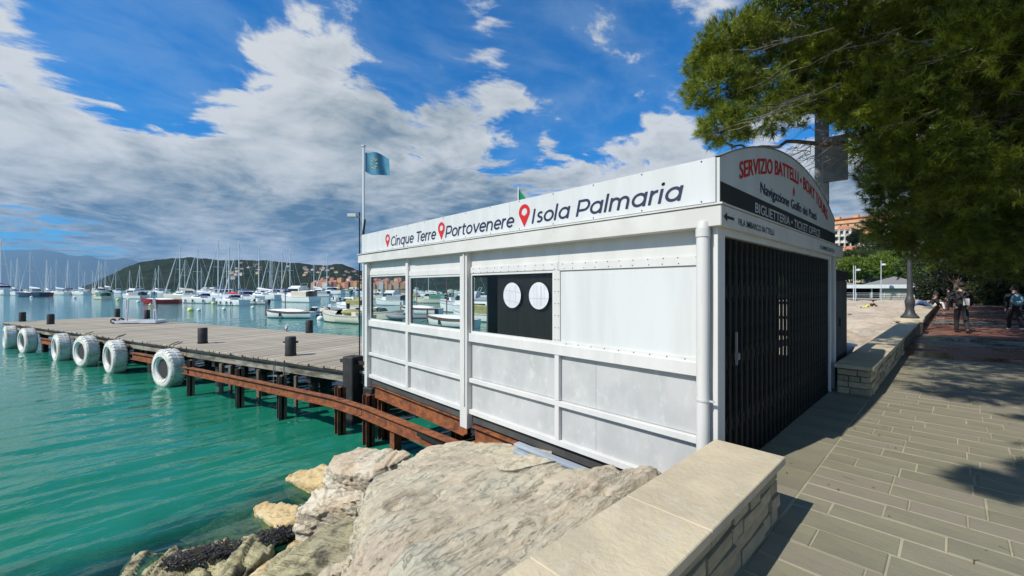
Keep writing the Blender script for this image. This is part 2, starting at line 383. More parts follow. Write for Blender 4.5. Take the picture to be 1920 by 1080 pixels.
# ---------------------------------------------------------------- mesh helpers
class MB:
    def __init__(s): s.v = []; s.f = []
    def add(s, vs, fs):
        o = len(s.v); s.v += [tuple(v) for v in vs]; s.f += [tuple(i+o for i in f) for f in fs]; return s
    def box(s, a, b, rz=0., c=None):
        x0, x1 = sorted((a[0], b[0])); y0, y1 = sorted((a[1], b[1])); z0, z1 = sorted((a[2], b[2]))
        vs = [(x0, y0, z0), (x1, y0, z0), (x1, y1, z0), (x0, y1, z0), (x0, y0, z1), (x1, y0, z1), (x1, y1, z1), (x0, y1, z1)]
        if rz:
            cx, cy = c or ((x0+x1)/2, (y0+y1)/2); C, S = math.cos(rz), math.sin(rz)
            vs = [(cx+(x-cx)*C-(y-cy)*S, cy+(x-cx)*S+(y-cy)*C, z) for x, y, z in vs]
        return s.add(vs, [(0, 3, 2, 1), (4, 5, 6, 7), (0, 1, 5, 4), (1, 2, 6, 5), (2, 3, 7, 6), (3, 0, 4, 7)])
    def tube(s, pts, r, n=8, cap=True):
        pts = [Vector(p) for p in pts]; rs = r if isinstance(r, (list, tuple)) else [r]*len(pts)
        o = len(s.v); up = None
        for i, p in enumerate(pts):
            d = (pts[min(i+1, len(pts)-1)]-pts[max(i-1, 0)]).normalized()
            if up is None: up = Vector((0, 0, 1)) if abs(d.z) < .9 else Vector((1, 0, 0))
            a = d.cross(up).normalized(); b = d.cross(a).normalized()
            for k in range(n):
                t = 2*math.pi*k/n; s.v.append(tuple(p+(a*math.cos(t)+b*math.sin(t))*rs[i]))
        for i in range(len(pts)-1):
            for k in range(n):
                s.f.append((o+i*n+k, o+i*n+(k+1) % n, o+(i+1)*n+(k+1) % n, o+(i+1)*n+k))
        if cap:
            s.f.append(tuple(o+k for k in range(n))[::-1]); s.f.append(tuple(o+(len(pts)-1)*n+k for k in range(n)))
        return s
    def lathe(s, prof, c=(0, 0, 0), n=16, axis='z', closed=False):
        o = len(s.v)
        for r, h in prof:
            for k in range(n):
                t = 2*math.pi*k/n; x, y = r*math.cos(t), r*math.sin(t)
                p = (x, y, h) if axis == 'z' else ((h, x, y) if axis == 'x' else (x, h, y))
                s.v.append((p[0]+c[0], p[1]+c[1], p[2]+c[2]))
        m = len(prof)
        for i in range(m-1 if not closed else m):
            for k in range(n):
                j = (i+1) % m
                s.f.append((o+i*n+k, o+i*n+(k+1) % n, o+j*n+(k+1) % n, o+j*n+k))
        return s
    def prism(s, poly, lo, hi, axis='z'):
        n = len(poly); vs = []
        for h in (lo, hi):
            for a, b in poly: vs.append((a, b, h) if axis == 'z' else ((h, a, b) if axis == 'x' else (a, h, b)))
        return s.add(vs, [tuple(range(n))[::-1], tuple(range(n, 2*n))]+[(i, (i+1) % n, n+(i+1) % n, n+i) for i in range(n)])
    def sphere(s, c, r, n=12, m=8, sc=(1, 1, 1)):
        o = len(s.v)
        for i in range(m+1):
            ph = math.pi*i/m
            for k in range(n):
                t = 2*math.pi*k/n
                s.v.append((c[0]+r*sc[0]*math.sin(ph)*math.cos(t), c[1]+r*sc[1]*math.sin(ph)*math.sin(t), c[2]+r*sc[2]*math.cos(ph)))
        for i in range(m):
            for k in range(n): s.f.append((o+i*n+k, o+i*n+(k+1) % n, o+(i+1)*n+(k+1) % n, o+(i+1)*n+k))
        return s
def tagit(o, label=None, cat=None, group=None, kind=None):
    if label: o['label'] = label
    if cat: o['category'] = cat
    if group: o['group'] = group
    if kind: o['kind'] = kind
    return o
ROOTM = {}
def empty(name, label, cat, loc=(0, 0, 0), rz=0., group=None):
    o = bpy.data.objects.new(name, None); COL.objects.link(o); o.location = loc; o.rotation_euler = (0, 0, rz); o.empty_display_size = .2
    ROOTM[o.name] = (Matrix.Translation(Vector(loc)) @ Matrix.Rotation(rz, 4, 'Z')).inverted()
    return tagit(o, label, cat, group)
def build(mb, name, material, parent=None, world=False, smooth=False, bevel=0., kind=None, label=None, angle=35):
    me = bpy.data.meshes.new(name)
    vs = mb.v
    if world and parent is not None:
        mi = ROOTM[parent.name]; vs = [tuple(mi @ Vector(v)) for v in vs]
    me.from_pydata(vs, [], mb.f)
    me.materials.append(M[material] if isinstance(material, str) else material)
    if bevel:
        bm = bmesh.new(); bm.from_mesh(me)
        bmesh.ops.recalc_face_normals(bm, faces=bm.faces)
        bmesh.ops.bevel(bm, geom=[e for e in bm.edges if len(e.link_faces) == 2 and e.calc_face_angle(0) > .5], offset=bevel, segments=1, affect='EDGES')
        bm.to_mesh(me); bm.free()
    else:
        bm = bmesh.new(); bm.from_mesh(me); bmesh.ops.recalc_face_normals(bm, faces=bm.faces); bm.to_mesh(me); bm.free()
    if smooth:
        me.polygons.foreach_set('use_smooth', [True]*len(me.polygons))
        try: me.set_sharp_from_angle(angle=rad(angle))
        except Exception: pass
    o = bpy.data.objects.new(name, me); COL.objects.link(o)
    if parent is not None:
        o.parent = parent
        if parent.name in ROOTM: ROOTM[o.name] = ROOTM[parent.name]
    if kind: o['kind'] = kind
    if label: o['label'] = label
    return o
def np_mesh(name, V, Fq, material, parent=None, kind=None, smooth=False):
    me = bpy.data.meshes.new(name); V = np.asarray(V, np.float32); Fq = np.asarray(Fq, np.int32); k = Fq.shape[1]
    me.vertices.add(len(V)); me.vertices.foreach_set('co', V.ravel())
    me.loops.add(Fq.size); me.loops.foreach_set('vertex_index', Fq.ravel())
    me.polygons.add(len(Fq)); me.polygons.foreach_set('loop_start', np.arange(0, Fq.size, k, dtype=np.int32))
    try: me.polygons.foreach_set('loop_total', np.full(len(Fq), k, np.int32))
    except Exception: pass
    if smooth: me.polygons.foreach_set('use_smooth', np.ones(len(Fq), bool))
    me.update(calc_edges=True); me.validate()
    me.materials.append(M[material] if isinstance(material, str) else material)
    o = bpy.data.objects.new(name, me); COL.objects.link(o)
    if parent is not None: o.parent = parent
    if kind: o['kind'] = kind
    return o
def children(o): return [c for c in KIDS.get(o.name, [])]
def copy_tree(root, loc, rz, label, scale=None):
    # a copy of a thing with copies of its parts and sub-parts
    def cp(o, parent):
        c = o.copy(); COL.objects.link(c); c.parent = parent
        for ch in o.children: cp(ch, c)
        return c
    kids = list(root.children)
    r = root.copy(); COL.objects.link(r); r.location = loc; r.rotation_euler = (0, 0, rz); r['label'] = label
    if scale: r.scale = (scale,)*3
    for k in kids: cp(k, r)
    return r
def grid_mesh(fn, nu, nv):
    V = np.array([fn(u, v) for v in np.linspace(0, 1, nv) for u in np.linspace(0, 1, nu)])
    i = np.arange((nu-1)*(nv-1)); r = i//(nu-1); c = i % (nu-1); a = r*nu+c
    return V, np.stack([a, a+1, a+1+nu, a+nu], 1)
def gridF(nu, nv):
    i = np.arange((nu-1)*(nv-1)); r = i//(nu-1); c = i % (nu-1); a = r*nu+c
    return np.stack([a, a+1, a+1+nu, a+nu], 1)

# ================================================================ SETTING
WZ = -1.5
def build_sea():
    R0 = 1.2; n1 = 430
    radii = list(R0*np.exp(np.linspace(0, math.log(70/R0), n1)))
    r = 70.
    while r < 17000: r *= 1.12; radii.append(r)
    radii = np.array([0.0]+radii)
    th = np.radians(np.linspace(-100, 200, 900))   # from +y turning toward -x
    Rr, T = np.meshgrid(radii, th, indexing='ij')
    X = -Rr*np.sin(T); Y = Rr*np.cos(T)
    h = np.zeros_like(X); rg = np.random.default_rng(5)
    wp = np.stack([X.ravel()*.35, Y.ravel()*.25, np.zeros(X.size)], 1)
    warp = (fbm(wp, 3)-.5).reshape(X.shape)*2.4
    am = .45+1.1*fbm(wp*1.3+9, 3).reshape(X.shape)
    for lam, a in ((1.5, .017), (1.05, .017), (.78, .016), (.6, .0125), (.46, .0105), (.34, .007), (.25, .0042)):
        for k in range(2):
            ang = rad(rg.uniform(-20, 14)); kx = 2*math.pi/lam
            ph = rg.uniform(0, 6.28)
            arg = kx*(X*math.cos(ang)+Y*math.sin(ang))+warp*kx*.35+ph
            h += a*.40*(np.sin(arg)+.25*np.cos(2*arg))
    fade = np.clip((60-Rr)/35, 0, 1)
    Z = WZ+h*am*fade
    V = np.stack([X.ravel(), Y.ravel(), Z.ravel()], 1)
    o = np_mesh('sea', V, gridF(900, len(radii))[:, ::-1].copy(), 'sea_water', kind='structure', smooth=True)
    return o
build_sea()
# sea bed under the shallows
def bed(u, v):
    x = -1.3-14*u; y = -6+16*v
    z = -.85-3.0*u**1.05+.4*(float(vnoise(np.array([[x*1.1, y*1.1, 0]]))[0])-.5)
    return (x, y, min(z, -1.56) if x < -5.0 else z)
Vb, Fb = grid_mesh(bed, 50, 60)
np_mesh('sea_bed', Vb, Fb, 'rock_weed', kind='structure', smooth=True)

# promenade body, its sea wall and the paving laid on it
mb = MB().box((-1.40, -8, -1.9), (14, 14.0, -.006))
build(mb, 'promenade_base', 'joint_sand', kind='structure')
mb = MB().box((-1.40, 14.0, -1.9), (14, 140, 0.0))
build(mb, 'promenade', 'promenade_surface', kind='structure')
paving = empty('paving', None, None); paving['kind'] = 'structure'
rg = random.Random(3)
def paver(x0, x1, y0, y1):
    g = .0045
    w, d = x1-x0-2*g, y1-y0-2*g; h = .04; bv = .006
    vs = []
    for z, q in ((-h, 0), (-bv, 0), (0, bv)):
        vs += [(-w/2+q, -d/2+q, z), (w/2-q, -d/2+q, z), (w/2-q, d/2-q, z), (-w/2+q, d/2-q, z)]
    fs = [(8, 9, 10, 11)]
    for b in (0, 4):
        for i in range(4): fs.append((b+i, b+(i+1) % 4, b+4+(i+1) % 4, b+4+i))
    m_ = MB().add(vs, fs)
    o = build(m_, 'paving_stone', 'paving_stone', paving)
    o.location = ((x0+x1)/2, (y0+y1)/2, rg.uniform(-.004, .003)); o.rotation_euler = (rg.uniform(-.004, .004), rg.uniform(-.004, .004), rg.uniform(-.002, .002))
y = -.6; row = 0
while y < 13.9:
    w = .255*rg.uniform(.85, 1.12)
    y1 = min(y+w, 14.0)
    # the edge strip beside the wall
    if row % 2 == 0: paver(-1.39, -.85, y, min(y+.56, 14.0)) if y > 2.5 else None
    x = -.85; xmax = .45+.075*y+.5
    first = True
    while x < xmax and y > .9:
        L = rg.choice((.30, .36, .44, .52, .60)) if not first else rg.choice((.22, .36, .5, .62))
        paver(x, x+L, y, y1); x += L; first = False
    y = y1; row += 1
# plain joined paving beyond what the photograph shows stone by stone
mb = MB()
y = -8.
while y < 14:
    x = 1.0+max(0, y)*.09+.9
    while x < 12: mb.box((x+.006, y+.006, -.04), (x+.69, y+.274, -.002)); x += .7
    y += .28
build(mb, 'far_paving_stones', 'paving_stone', paving, kind='stuff')

# dry needles and leaf crumbs on the paving
lf = MB(); lr = random.Random(8)
for k in range(130):
    x = lr.uniform(-1.3, 1.6); y_ = lr.uniform(1.8, 13); a = lr.uniform(0, 6.3); L = lr.choice((.015, .02, .05, .07)); w_ = .0025 if L > .04 else .007; c_, s_2 = math.cos(a), math.sin(a); z = .006
    lf.add([(x-s_2*w_, y_+c_*w_, z), (x+s_2*w_, y_-c_*w_, z), (x+c_*L+s_2*w_*.4, y_+s_2*L, z+.006), (x+c_*L-s_2*w_, y_+s_2*L+c_*w_, z+.004)], [(0, 1, 2, 3)])
build(lf, 'leaf_litter', 'rust_dark', kind='stuff')

# ---------------------------------------------------------------- low stone walls
def stone_block(L, H, T, r):
    # a roughly dressed block: box with worn corners
    mb = MB(); vs = []
    j = lambda s: r.uniform(-s, s)
    for z in (-1, 1):
        for (a, b) in ((-1, -1), (1, -1), (1, 1), (-1, 1)):
            vs.append((a*L/2+j(.006), b*T/2+j(.004), z*H/2+j(.006)))
    mb.add(vs, [(0, 3, 2, 1), (4, 5, 6, 7), (0, 1, 5, 4), (1, 2, 6, 5), (2, 3, 7, 6), (3, 0, 4, 7)])
    return mb
def low_wall(label, y0, y1, ystones, ends, seed, caps):
    w = empty('low_wall', label, 'wall', (-1.055, y0, 0))
    r = random.Random(seed)
    build(MB().box((-1.235, y0+.05, -1.2), (-.905, y1-.05, .395)), 'wall_core', 'mortar', w, world=True)
    protos = []
    for k in range(14):
        L = r.uniform(.2, .42); H = r.uniform(.088, .094)
        me = build(stone_block(1, 1, 1, random.Random(k)), 'stone', 'wall_stone', w, bevel=.02)
        bm = bmesh.new(); bm.from_mesh(me.data); bm.to_mesh(me.data); bm.free()
        protos.append(me.data); bpy.data.objects.remove(me)
    n = 0
    def put(x, y, z, L, H, T, rz):
        o = bpy.data.objects.new('stone', r.choice(protos)); COL.objects.link(o); o.parent = w
        o.location = (x+1.055, y-y0, z); o.scale = (L, T, H); o.rotation_euler = (r.uniform(-.03, .03), r.uniform(-.03, .03), rz+r.uniform(-.03, .03))
    zs = [.0, .105, .2, .29, .385]
    for c in range(4):
        z0, z1 = zs[c], zs[c+1]
        y = ystones[0]+r.uniform(0, .1)-.1
        while y < ystones[1]:
            L = r.uniform(.16, .42); L = min(L, ystones[1]-y)
            if L > .05: put(-.905+r.uniform(-.008, .016), y+L/2, (z0+z1)/2, L-.014, z1-z0-.012, .10, math.pi/2)
            y += L
        for e in ends:
            x = -1.26
            while x < -.90:
                L = min(r.uniform(.12, .26), -.88-x)
                if L > .04: put(x+L/2, e, (z0+z1)/2, L-.012, z1-z0-.012, .10, 0)
                x += L
    ycs = caps
    for a, b in zip(ycs[:-1], ycs[1:]):
        m_ = MB().box((-1.295, a+.0015, .395), (-.815, b-.0015, .452))
        o = build(m_, 'cap_slab', 'cap_stone', w, world=True, bevel=.005)
    return w
low_wall('low stone wall with pale slab cap in the foreground beside the rocks', -3., 3.42, (-.2, 3.40), (3.36,), 1, [-3, -1.6, -.35, .78, 1.32, 2.12, 3.43])
low_wall('low stone wall in tree shade running on beyond the white kiosk', 8.22, 20.6, (8.3, 14.5), (8.28,), 2, [8.2, 9.7, 11.6, 13.2, 14.8, 16.5, 18.4, 20.6])
low_wall('far stretch of low stone wall where people sit in the sun', 21.9, 60., (21.9, 23), (21.95,), 3, [21.9, 24.5, 27, 30, 33, 36, 40, 44, 48, 52, 56, 60])
wc = empty('wall_pier', 'squat stone pier with slab cap under the near iron lamp post', 'pier', (-1.1, 21.25, 0))
build(MB().box((-1.45, 20.62, -.9), (-.78, 21.88, .42)), 'pier_block', 'wall_stone', wc, world=True, bevel=.02)
build(MB().box((-1.52, 20.55, .42), (-.72, 21.95, .54)), 'cap_slab', 'cap_stone', wc, world=True, bevel=.02)
# sea wall stub between wall and water
build(MB().box((-1.42, -8, -2.2), (-1.30, 8.2, -.05)), 'sea_wall', 'earth', kind='structure')

# ================================================================ KIOSK
AX = -1.338
XR, XL, YF, YB = -1.39, -8.25, 3.64, 8.62
K = empty('ticket_kiosk', 'white ticket kiosk with long lettered fascia, windows and a closed dark folding gate', 'kiosk', (-4.8, 6.1, 0))
def kb(mb, name, m, **kw): return build(mb, name, m, K, world=True, **kw)
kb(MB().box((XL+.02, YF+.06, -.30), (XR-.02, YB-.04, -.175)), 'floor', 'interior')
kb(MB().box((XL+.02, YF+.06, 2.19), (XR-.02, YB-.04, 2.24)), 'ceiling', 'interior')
kb(MB().box((XL+.0, YF+.04, 2.36), (XR-.06, YB-.06, 2.40)), 'roof', 'white_gutter')
YP = YF+.055   # panel plane
posts = [(XL, XL+.11, -.36), (-6.63, -6.55, -.12), (-4.96, -4.79, -.38), (-3.165, -3.10, -.12)]
# cladding panels below the windows: two rows, with their joints
bays = [(XL+.11, -6.63), (-6.55, -4.96), (-4.79, -3.165), (-3.10, -1.50)]
for i, (a, b) in enumerate(bays):
    for z0, z1 in ((-.10, .285), (.355, .875)):
        if i == 1: cuts = [a, a+.52, b]
        elif i == 3: cuts = [a, a+.48, b]
        else: cuts = [a, b]
        for c0, c1 in zip(cuts[:-1], cuts[1:]):
            kb(MB().box((c0+.0015, YP, z0), (c1-.0015, YP+.02, z1)), 'cladding_panel', 'galvanised')
for (a, b, zb) in posts[:3]: kb(MB().box((a, YF+(.0 if zb > -.2 else -.035), zb), (b, YP+.05, 2.19)), 'post', 'white_paint', bevel=.004)
kb(MB().box((-3.165, YF+.005, -.10), (-3.10, YP+.03, .288)), 'post', 'white_paint', bevel=.003)
kb(MB().box((-3.165, YF+.005, .352), (-3.10, YP+.03, .878)), 'post', 'white_paint', bevel=.003)
kb(MB().box((-4.86, YF-.055, -.05), (-4.83, YF-.035, 2.19)), 'post_rib', 'white_gutter')
for (a, b) in ((XL+.11, -4.96), (-4.79, -1.39)):
    kb(MB().box((a, YF-.002, .88), (b, YP+.03, 1.0)), 'rail', 'white_paint', bevel=.003)
    kb(MB().box((a, YF+.002, .29), (b, YP+.03, .35)), 'rail', 'white_paint', bevel=.003)
    kb(MB().box((a, YF+.004, -.165), (b, YP+.03, -.10)), 'rail', 'white_paint', bevel=.003)
# windows
def window(a, b, z0, z1):
    fr = MB(); t = .03
    for q in (((a, YP-.02, z0), (b, YP+.02, z0+t)), ((a, YP-.02, z1-t), (b, YP+.02, z1)), ((a, YP-.02, z0+t), (a+t, YP+.02, z1-t)), ((b-t, YP-.02, z0+t), (b, YP+.02, z1-t))): fr.box(*q)
    f = kb(fr, 'window_frame', 'white_paint')
    g = build(MB().add([(a+t, YP, z0+t), (b-t, YP, z0+t), (b-t, YP, z1-t), (a+t, YP, z1-t)], [(0, 1, 2, 3)]), 'pane', 'window_glass', f, world=True)
window(XL+.11, -6.63, 1.0, 1.905); window(-6.55, -4.96, 1.0, 1.855); window(-4.79, -3.19, 1.0, 1.86)
# blind white panel and upper cladding
kb(MB().box((-3.19, YP-.03, 1.0), (-3.10, YP+.02, 1.86)), 'post', 'white_paint')
kb(MB().box((-3.098, YP-.015, 1.0), (-1.50, YP+.01, 1.845)), 'blind_panel', 'sign_white')
kb(MB().box((-3.10, YP-.035, 1.0), (-1.50, YP-.016, 1.035)), 'trim', 'white_paint')
for (a, b, z0) in ((XL+.11, -6.63, 1.905), (-6.55, -4.96, 1.855), (-4.79, -3.13, 1.86), (-3.127, -1.50, 1.848)):
    kb(MB().box((a, YP-.01, z0+.09), (b, YP+.02, 2.19)), 'header_panel', 'white_paint')
    kb(MB().box((a, YP-.03, z0), (b, YP+.02, z0+.088)), 'trim', 'white_paint', bevel=.004)
sc = MB()
for k in range(22):
    x = -4.7+k*.15
    for z in (1.872, 1.925): sc.sphere((x+random.uniform(-.02, .02), YP-.031, z), .006, 6, 4)
for k in range(9): sc.sphere((-3.0+k*.17, YP-.037, 1.018), .006, 6, 4)
for k in range(6): sc.sphere((-3.12, YP-.032, 1.05+k*.14), .006, 6, 4); sc.sphere((-3.17, YP-.032, 1.05+k*.14), .006, 6, 4)
kb(sc, 'screws', 'rust_dark', kind='stuff')
# gutter along the front and the gate side
YG, XG = YF-.085, -1.295
kb(MB().box((-6.4, YG, 2.16), (XG, YF+.05, 2.335)), 'gutter', 'white_gutter', bevel=.006)
kb(MB().box((XL-.22, YG+.006, 2.165), (-6.404, YF+.05, 2.33)), 'gutter', 'white_gutter', bevel=.006)
kb(MB().box((XL-.225, YG-.012, 2.337), (XG+.012, YF-.022, 2.352)), 'gutter_lip', 'white_gutter')
kb(MB().box((XG-.10, YF+.052, 2.16), (XG, 9.0, 2.334)), 'gutter', 'white_gutter', bevel=.006)
kb(MB().box((AX+.008, YF-.018, 2.338), (XG+.012, 9.02, 2.350)), 'gutter_lip', 'white_gutter')
kb(MB().box((XG-.06, YF-.10, 2.05), (XR-.02, YF+.04, 2.174)), 'corner_box', 'white_paint') if False else None
# fascia sign: three boards end to end
YS = YF-.02
for a, b in ((XL-.17, -6.1), (-6.098, -3.9), (-3.898, -1.365)):
    kb(MB().box((a, YS, 2.372), (b, YS+.04, 2.752)), 'fascia_board', 'sign_white', bevel=.002)
kb(MB().box((XL-.17, YS+.042, 2.36), (XL-.13, YB, 2.75)), 'parapet', 'sign_white')
kb(MB().box((XL-.13, YB-.04, 2.36), (-1.42, YB, 2.75)), 'parapet', 'sign_white')
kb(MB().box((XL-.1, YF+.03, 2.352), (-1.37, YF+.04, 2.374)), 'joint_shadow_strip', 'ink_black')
sc = MB()
for k in range(13):
    x = -8.2+k*.56
    for z in (2.39, 2.735): sc.sphere((x, YS-.001, z), .007, 6, 4)
kb(sc, 'rivets', 'ink_black', kind='stuff')

# ---------------------------------------------------------------- lettering
def text_mesh(s, bold=.0, shear=0.):
    cu = bpy.data.curves.new('t', 'FONT'); cu.body = s; cu.size = 1; cu.offset = bold; cu.shear = shear; cu.resolution_u = 4
    o = bpy.data.objects.new('t', cu); COL.objects.link(o)
    dg = bpy.context.evaluated_depsgraph_get(); me = bpy.data.meshes.new_from_object(o.evaluated_get(dg))
    V = np.array([v.co[:] for v in me.vertices]); F = [tuple(p.vertices) for p in me.polygons]
    bpy.data.objects.remove(o); bpy.data.curves.remove(cu); bpy.data.meshes.remove(me)
    return V, F
def letter(s, fn, u0, u1, z0, cap, m, name, bold=.018, shear=0., ref=.727):
    """lettering of capital height cap from u0 to u1, baseline z0; fn maps (u, z) to a point"""
    V, F = text_mesh(s, bold, shear)
    x = V[:, 0]; x = u0+(x-x.min())/(x.max()-x.min())*(u1-u0); z = z0+V[:, 1]*cap/ref
    mb = MB().add([fn(a, b) for a, b in zip(x, z)], F)
    me = bpy.data.meshes.new(name); me.from_pydata(mb.v, [], mb.f); me.materials.append(M[m])
    mi = ROOTM[K.name]; me.transform(mi)
    o = bpy.data.objects.new(name, me); COL.objects.link(o); o.parent = K; o['kind'] = 'stuff'
    return o
front = lambda u, z: (u, YS-.004, z)
# round geometric letters drawn as strokes, one part per letter
def arc_(cx, cy, r, a0, a1, n=14, ry=None):
    ry = ry or r; return [(cx+r*math.cos(rad(a0+(a1-a0)*i/n)), cy+ry*math.sin(rad(a0+(a1-a0)*i/n))) for i in range(n+1)]
SW = .098; h_ = SW/2; XH = .53; rc = XH/2-h_
GLYPH = {
    'o': ([arc_(XH/2, XH/2, rc, 0, 360, 24)], XH+.05), 'a': ([arc_(XH/2, XH/2, rc, 0, 360, 24), [(XH-h_, 0), (XH-h_, XH)]], XH+.10), 'q': ([arc_(XH/2, XH/2, rc, 0, 360, 24), [(XH-h_, -.20), (XH-h_, XH)]], XH+.10),
    'e': ([[(h_, XH/2), (XH-h_+.02, XH/2)], arc_(XH/2, XH/2, rc, 0, 318, 22)], XH+.04), 'n': ([[(h_, 0), (h_, XH)], arc_(.235, .29, .187, 180, 0, 12)+[(.422, 0)]], .56), 'u': ([[(.422, 0), (.422, XH)], arc_(.235, .24, .187, 360, 180, 12)+[(h_, XH)]], .56),
    'm': ([[(h_, 0), (h_, XH)], arc_(.215, .31, .167, 180, 0, 12)+[(.382, 0)], arc_(.549, .31, .167, 180, 0, 12)+[(.716, 0)]], .86), 'r': ([[(h_, 0), (h_, XH)], arc_(.235, .29, .187, 180, 82, 8)], .34), 'i': ([[(h_, 0), (h_, XH)], arc_(h_, .70, .012, 0, 360, 8)], .20),
    'l': ([[(h_, 0), (h_, .74)]], .20), 't': ([[(.13, .66), (.13, .17)]+arc_(.25, .165, .12, 180, 285, 6), [(.0, .485), (.33, .485)]], .38), 'v': ([[(.02, XH), (.25, .03)], [(.25, .03), (.48, XH)]], .53),
    's': ([arc_(.205, .385, .11, 35, 265, 12, .098)+arc_(.205, .155, .125, 85, -145, 12, .107)], .42), 'I': ([[(h_, 0), (h_, .70)]], .21), 'T': ([[(.29, 0), (.29, .70)], [(0, .652), (.58, .652)]], .56), 'C': ([arc_(.36, .35, .31, 45, 315, 20, .302)], .68),
    'P': ([[(h_, 0), (h_, .70)], [(h_, .652), (.30, .652)]+arc_(.32, .45, .20, 88, -88, 14, .202)+[(.30, .248), (h_, .248)]], .60), ' ': ([], .26)}
def strokes(text, u0, u1, z0, cap, m):
    tot = sum(GLYPH[c][1] for c in text); k = cap/.70; sx = (u1-u0)/tot; x = 0.
    for ci, ch in enumerate(text):
        paths, adv = GLYPH[ch]; mb = MB(); dep = 0
        for p in paths:
            p = [Vector((q[0], q[1])) for q in p]; closed = (p[0]-p[-1]).length < 1e-5 and len(p) > 4; n = len(p); vs = []
            for i in range(n):
                a_ = p[i-1] if i else (p[-2] if closed else p[0]); b_ = p[i+1] if i < n-1 else (p[1] if closed else p[-1])
                d = (b_-a_).normalized(); nn = Vector((-d.y, d.x))
                for sg in (1, -1):
                    q = p[i]+nn*h_*sg; vs.append((u0+(x+q.x+.20*(q.y-.26))*sx, YS-.004-dep, z0+q.y*k))
            mb.add(vs, [(2*i, 2*i+1, 2*i+3, 2*i+2) for i in range(n-1)]); dep += .0006
        if paths: kb(mb, 'letter', m, kind='stuff' if ch == 'i' else None)
        x += adv
strokes('Cinque Terre', -7.13, -5.60, 2.425, .175, 'ink_navy')
strokes('Portovenere', -5.34, -3.80, 2.425, .175, 'ink_navy')
strokes('Isola Palmaria', -3.49, -1.62, 2.43, .175, 'ink_navy')
def pin(u, z0, h):
    w = h*.34; zc = z0+h-w
    p = []
    for k in range(25):
        t = rad(-28+236*k/24); p.append((u+w*math.cos(t), YS-.005, zc+w*math.sin(t)))
    p.append((u, YS-.005, z0)); n = len(p)
    ri = w*.52; q = [(u+ri*math.cos(rad(-28+236*k/24)), YS-.005, zc+ri*math.sin(rad(-28+236*k/24))) for k in range(25)]+[(u, YS-.005, zc-ri)]
    fs = [(k, k+1, n+k+1, n+k) for k in range(n-1)]+[(n-1, 0, n, 2*n-1)]
    kb(MB().add(p+q, fs), 'map_pin', 'ink_red')
pin(-7.26, 2.41, .25); pin(-5.46, 2.405, .27); pin(-3.63, 2.405, .28)

# arched sign board over the gate
def arc(y): return 3.22-(6.62-math.sqrt(max(0, 6.62**2-(y-6.1)**2)))
ys = np.linspace(3.64, 8.56, 33)
poly = [(y_, arc(y_)) for y_ in ys]+[(8.56, 2.36), (3.64, 2.36)]
kb(MB().prism(poly, AX-.05, AX, 'x'), 'arch_board', 'sign_white')
rim = MB()
for q0, q1 in zip(ys[:-1], ys[1:]): rim.add([(AX-.055, q0, arc(q0)+.001), (AX+.008, q0, arc(q0)+.001), (AX+.008, q1, arc(q1)+.001), (AX-.055, q1, arc(q1)+.001), (AX-.055, q0, arc(q0)+.014), (AX+.008, q0, arc(q0)+.014), (AX+.008, q1, arc(q1)+.014), (AX-.055, q1, arc(q1)+.014)], [(0, 1, 2, 3), (4, 7, 6, 5), (1, 5, 6, 2), (0, 3, 7, 4)])
kb(rim, 'arch_edging', 'pole_grey')
kb(MB().box((AX+.002, 3.645, 2.352), (AX+.005, 8.555, 2.545)), 'black_band', 'ink_black')
side = lambda u, z: (AX+.009, u, z)
arcf = lambda u, z: (AX+.006, u, z+arc(u)-3.22)
letter('SERVIZIO BATTELLI • BOAT TOURS', arcf, 4.1, 7.95, 2.955, .16, 'ink_red', 'lettering', .016)
letter('Navigazione Golfo dei Poeti', lambda u, z: (AX+.006, u, z), 4.7, 7.2, 2.615, .115, 'ink_navy', 'lettering', .012)
letter('BIGLIETTERIA • TICKET OFFICE', side, 4.52, 7.4, 2.395, .10, 'sign_white', 'lettering', .014)
letter('FILA IMBARCO BATTELLI', lambda u, z: (XG+.003, u, z), 3.95, 5.0, 2.205, .06, 'ink_black', 'lettering', .01)
letter('FILA IMBARCO BATTELLI', lambda u, z: (XG+.003, u, z), 7.2, 8.25, 2.205, .06, 'ink_black', 'lettering', .01)
kb(MB().add([(XG+.003, 3.60, 2.242), (XG+.003, 3.68, 2.28), (XG+.003, 3.68, 2.254), (XG+.003, 3.84, 2.254), (XG+.003, 3.84, 2.23), (XG+.003, 3.68, 2.23), (XG+.003, 3.68, 2.204)], [(0, 1, 6), (2, 3, 4, 5)]), 'arrow', 'ink_black')
# little sailing boat emblem between the lines
kb(MB().add([(AX+.006, 5.93, 2.80), (AX+.006, 6.02, 2.80), (AX+.006, 5.99, 2.77), (AX+.006, 5.96, 2.77), (AX+.006, 5.975, 2.81), (AX+.006, 5.975, 2.90), (AX+.006, 6.03, 2.81), (AX+.006, 5.965, 2.81), (AX+.006, 5.965, 2.88), (AX+.006, 5.93, 2.81)], [(0, 1, 2, 3), (4, 6, 5), (7, 8, 9)]), 'boat_emblem', 'ink_red')

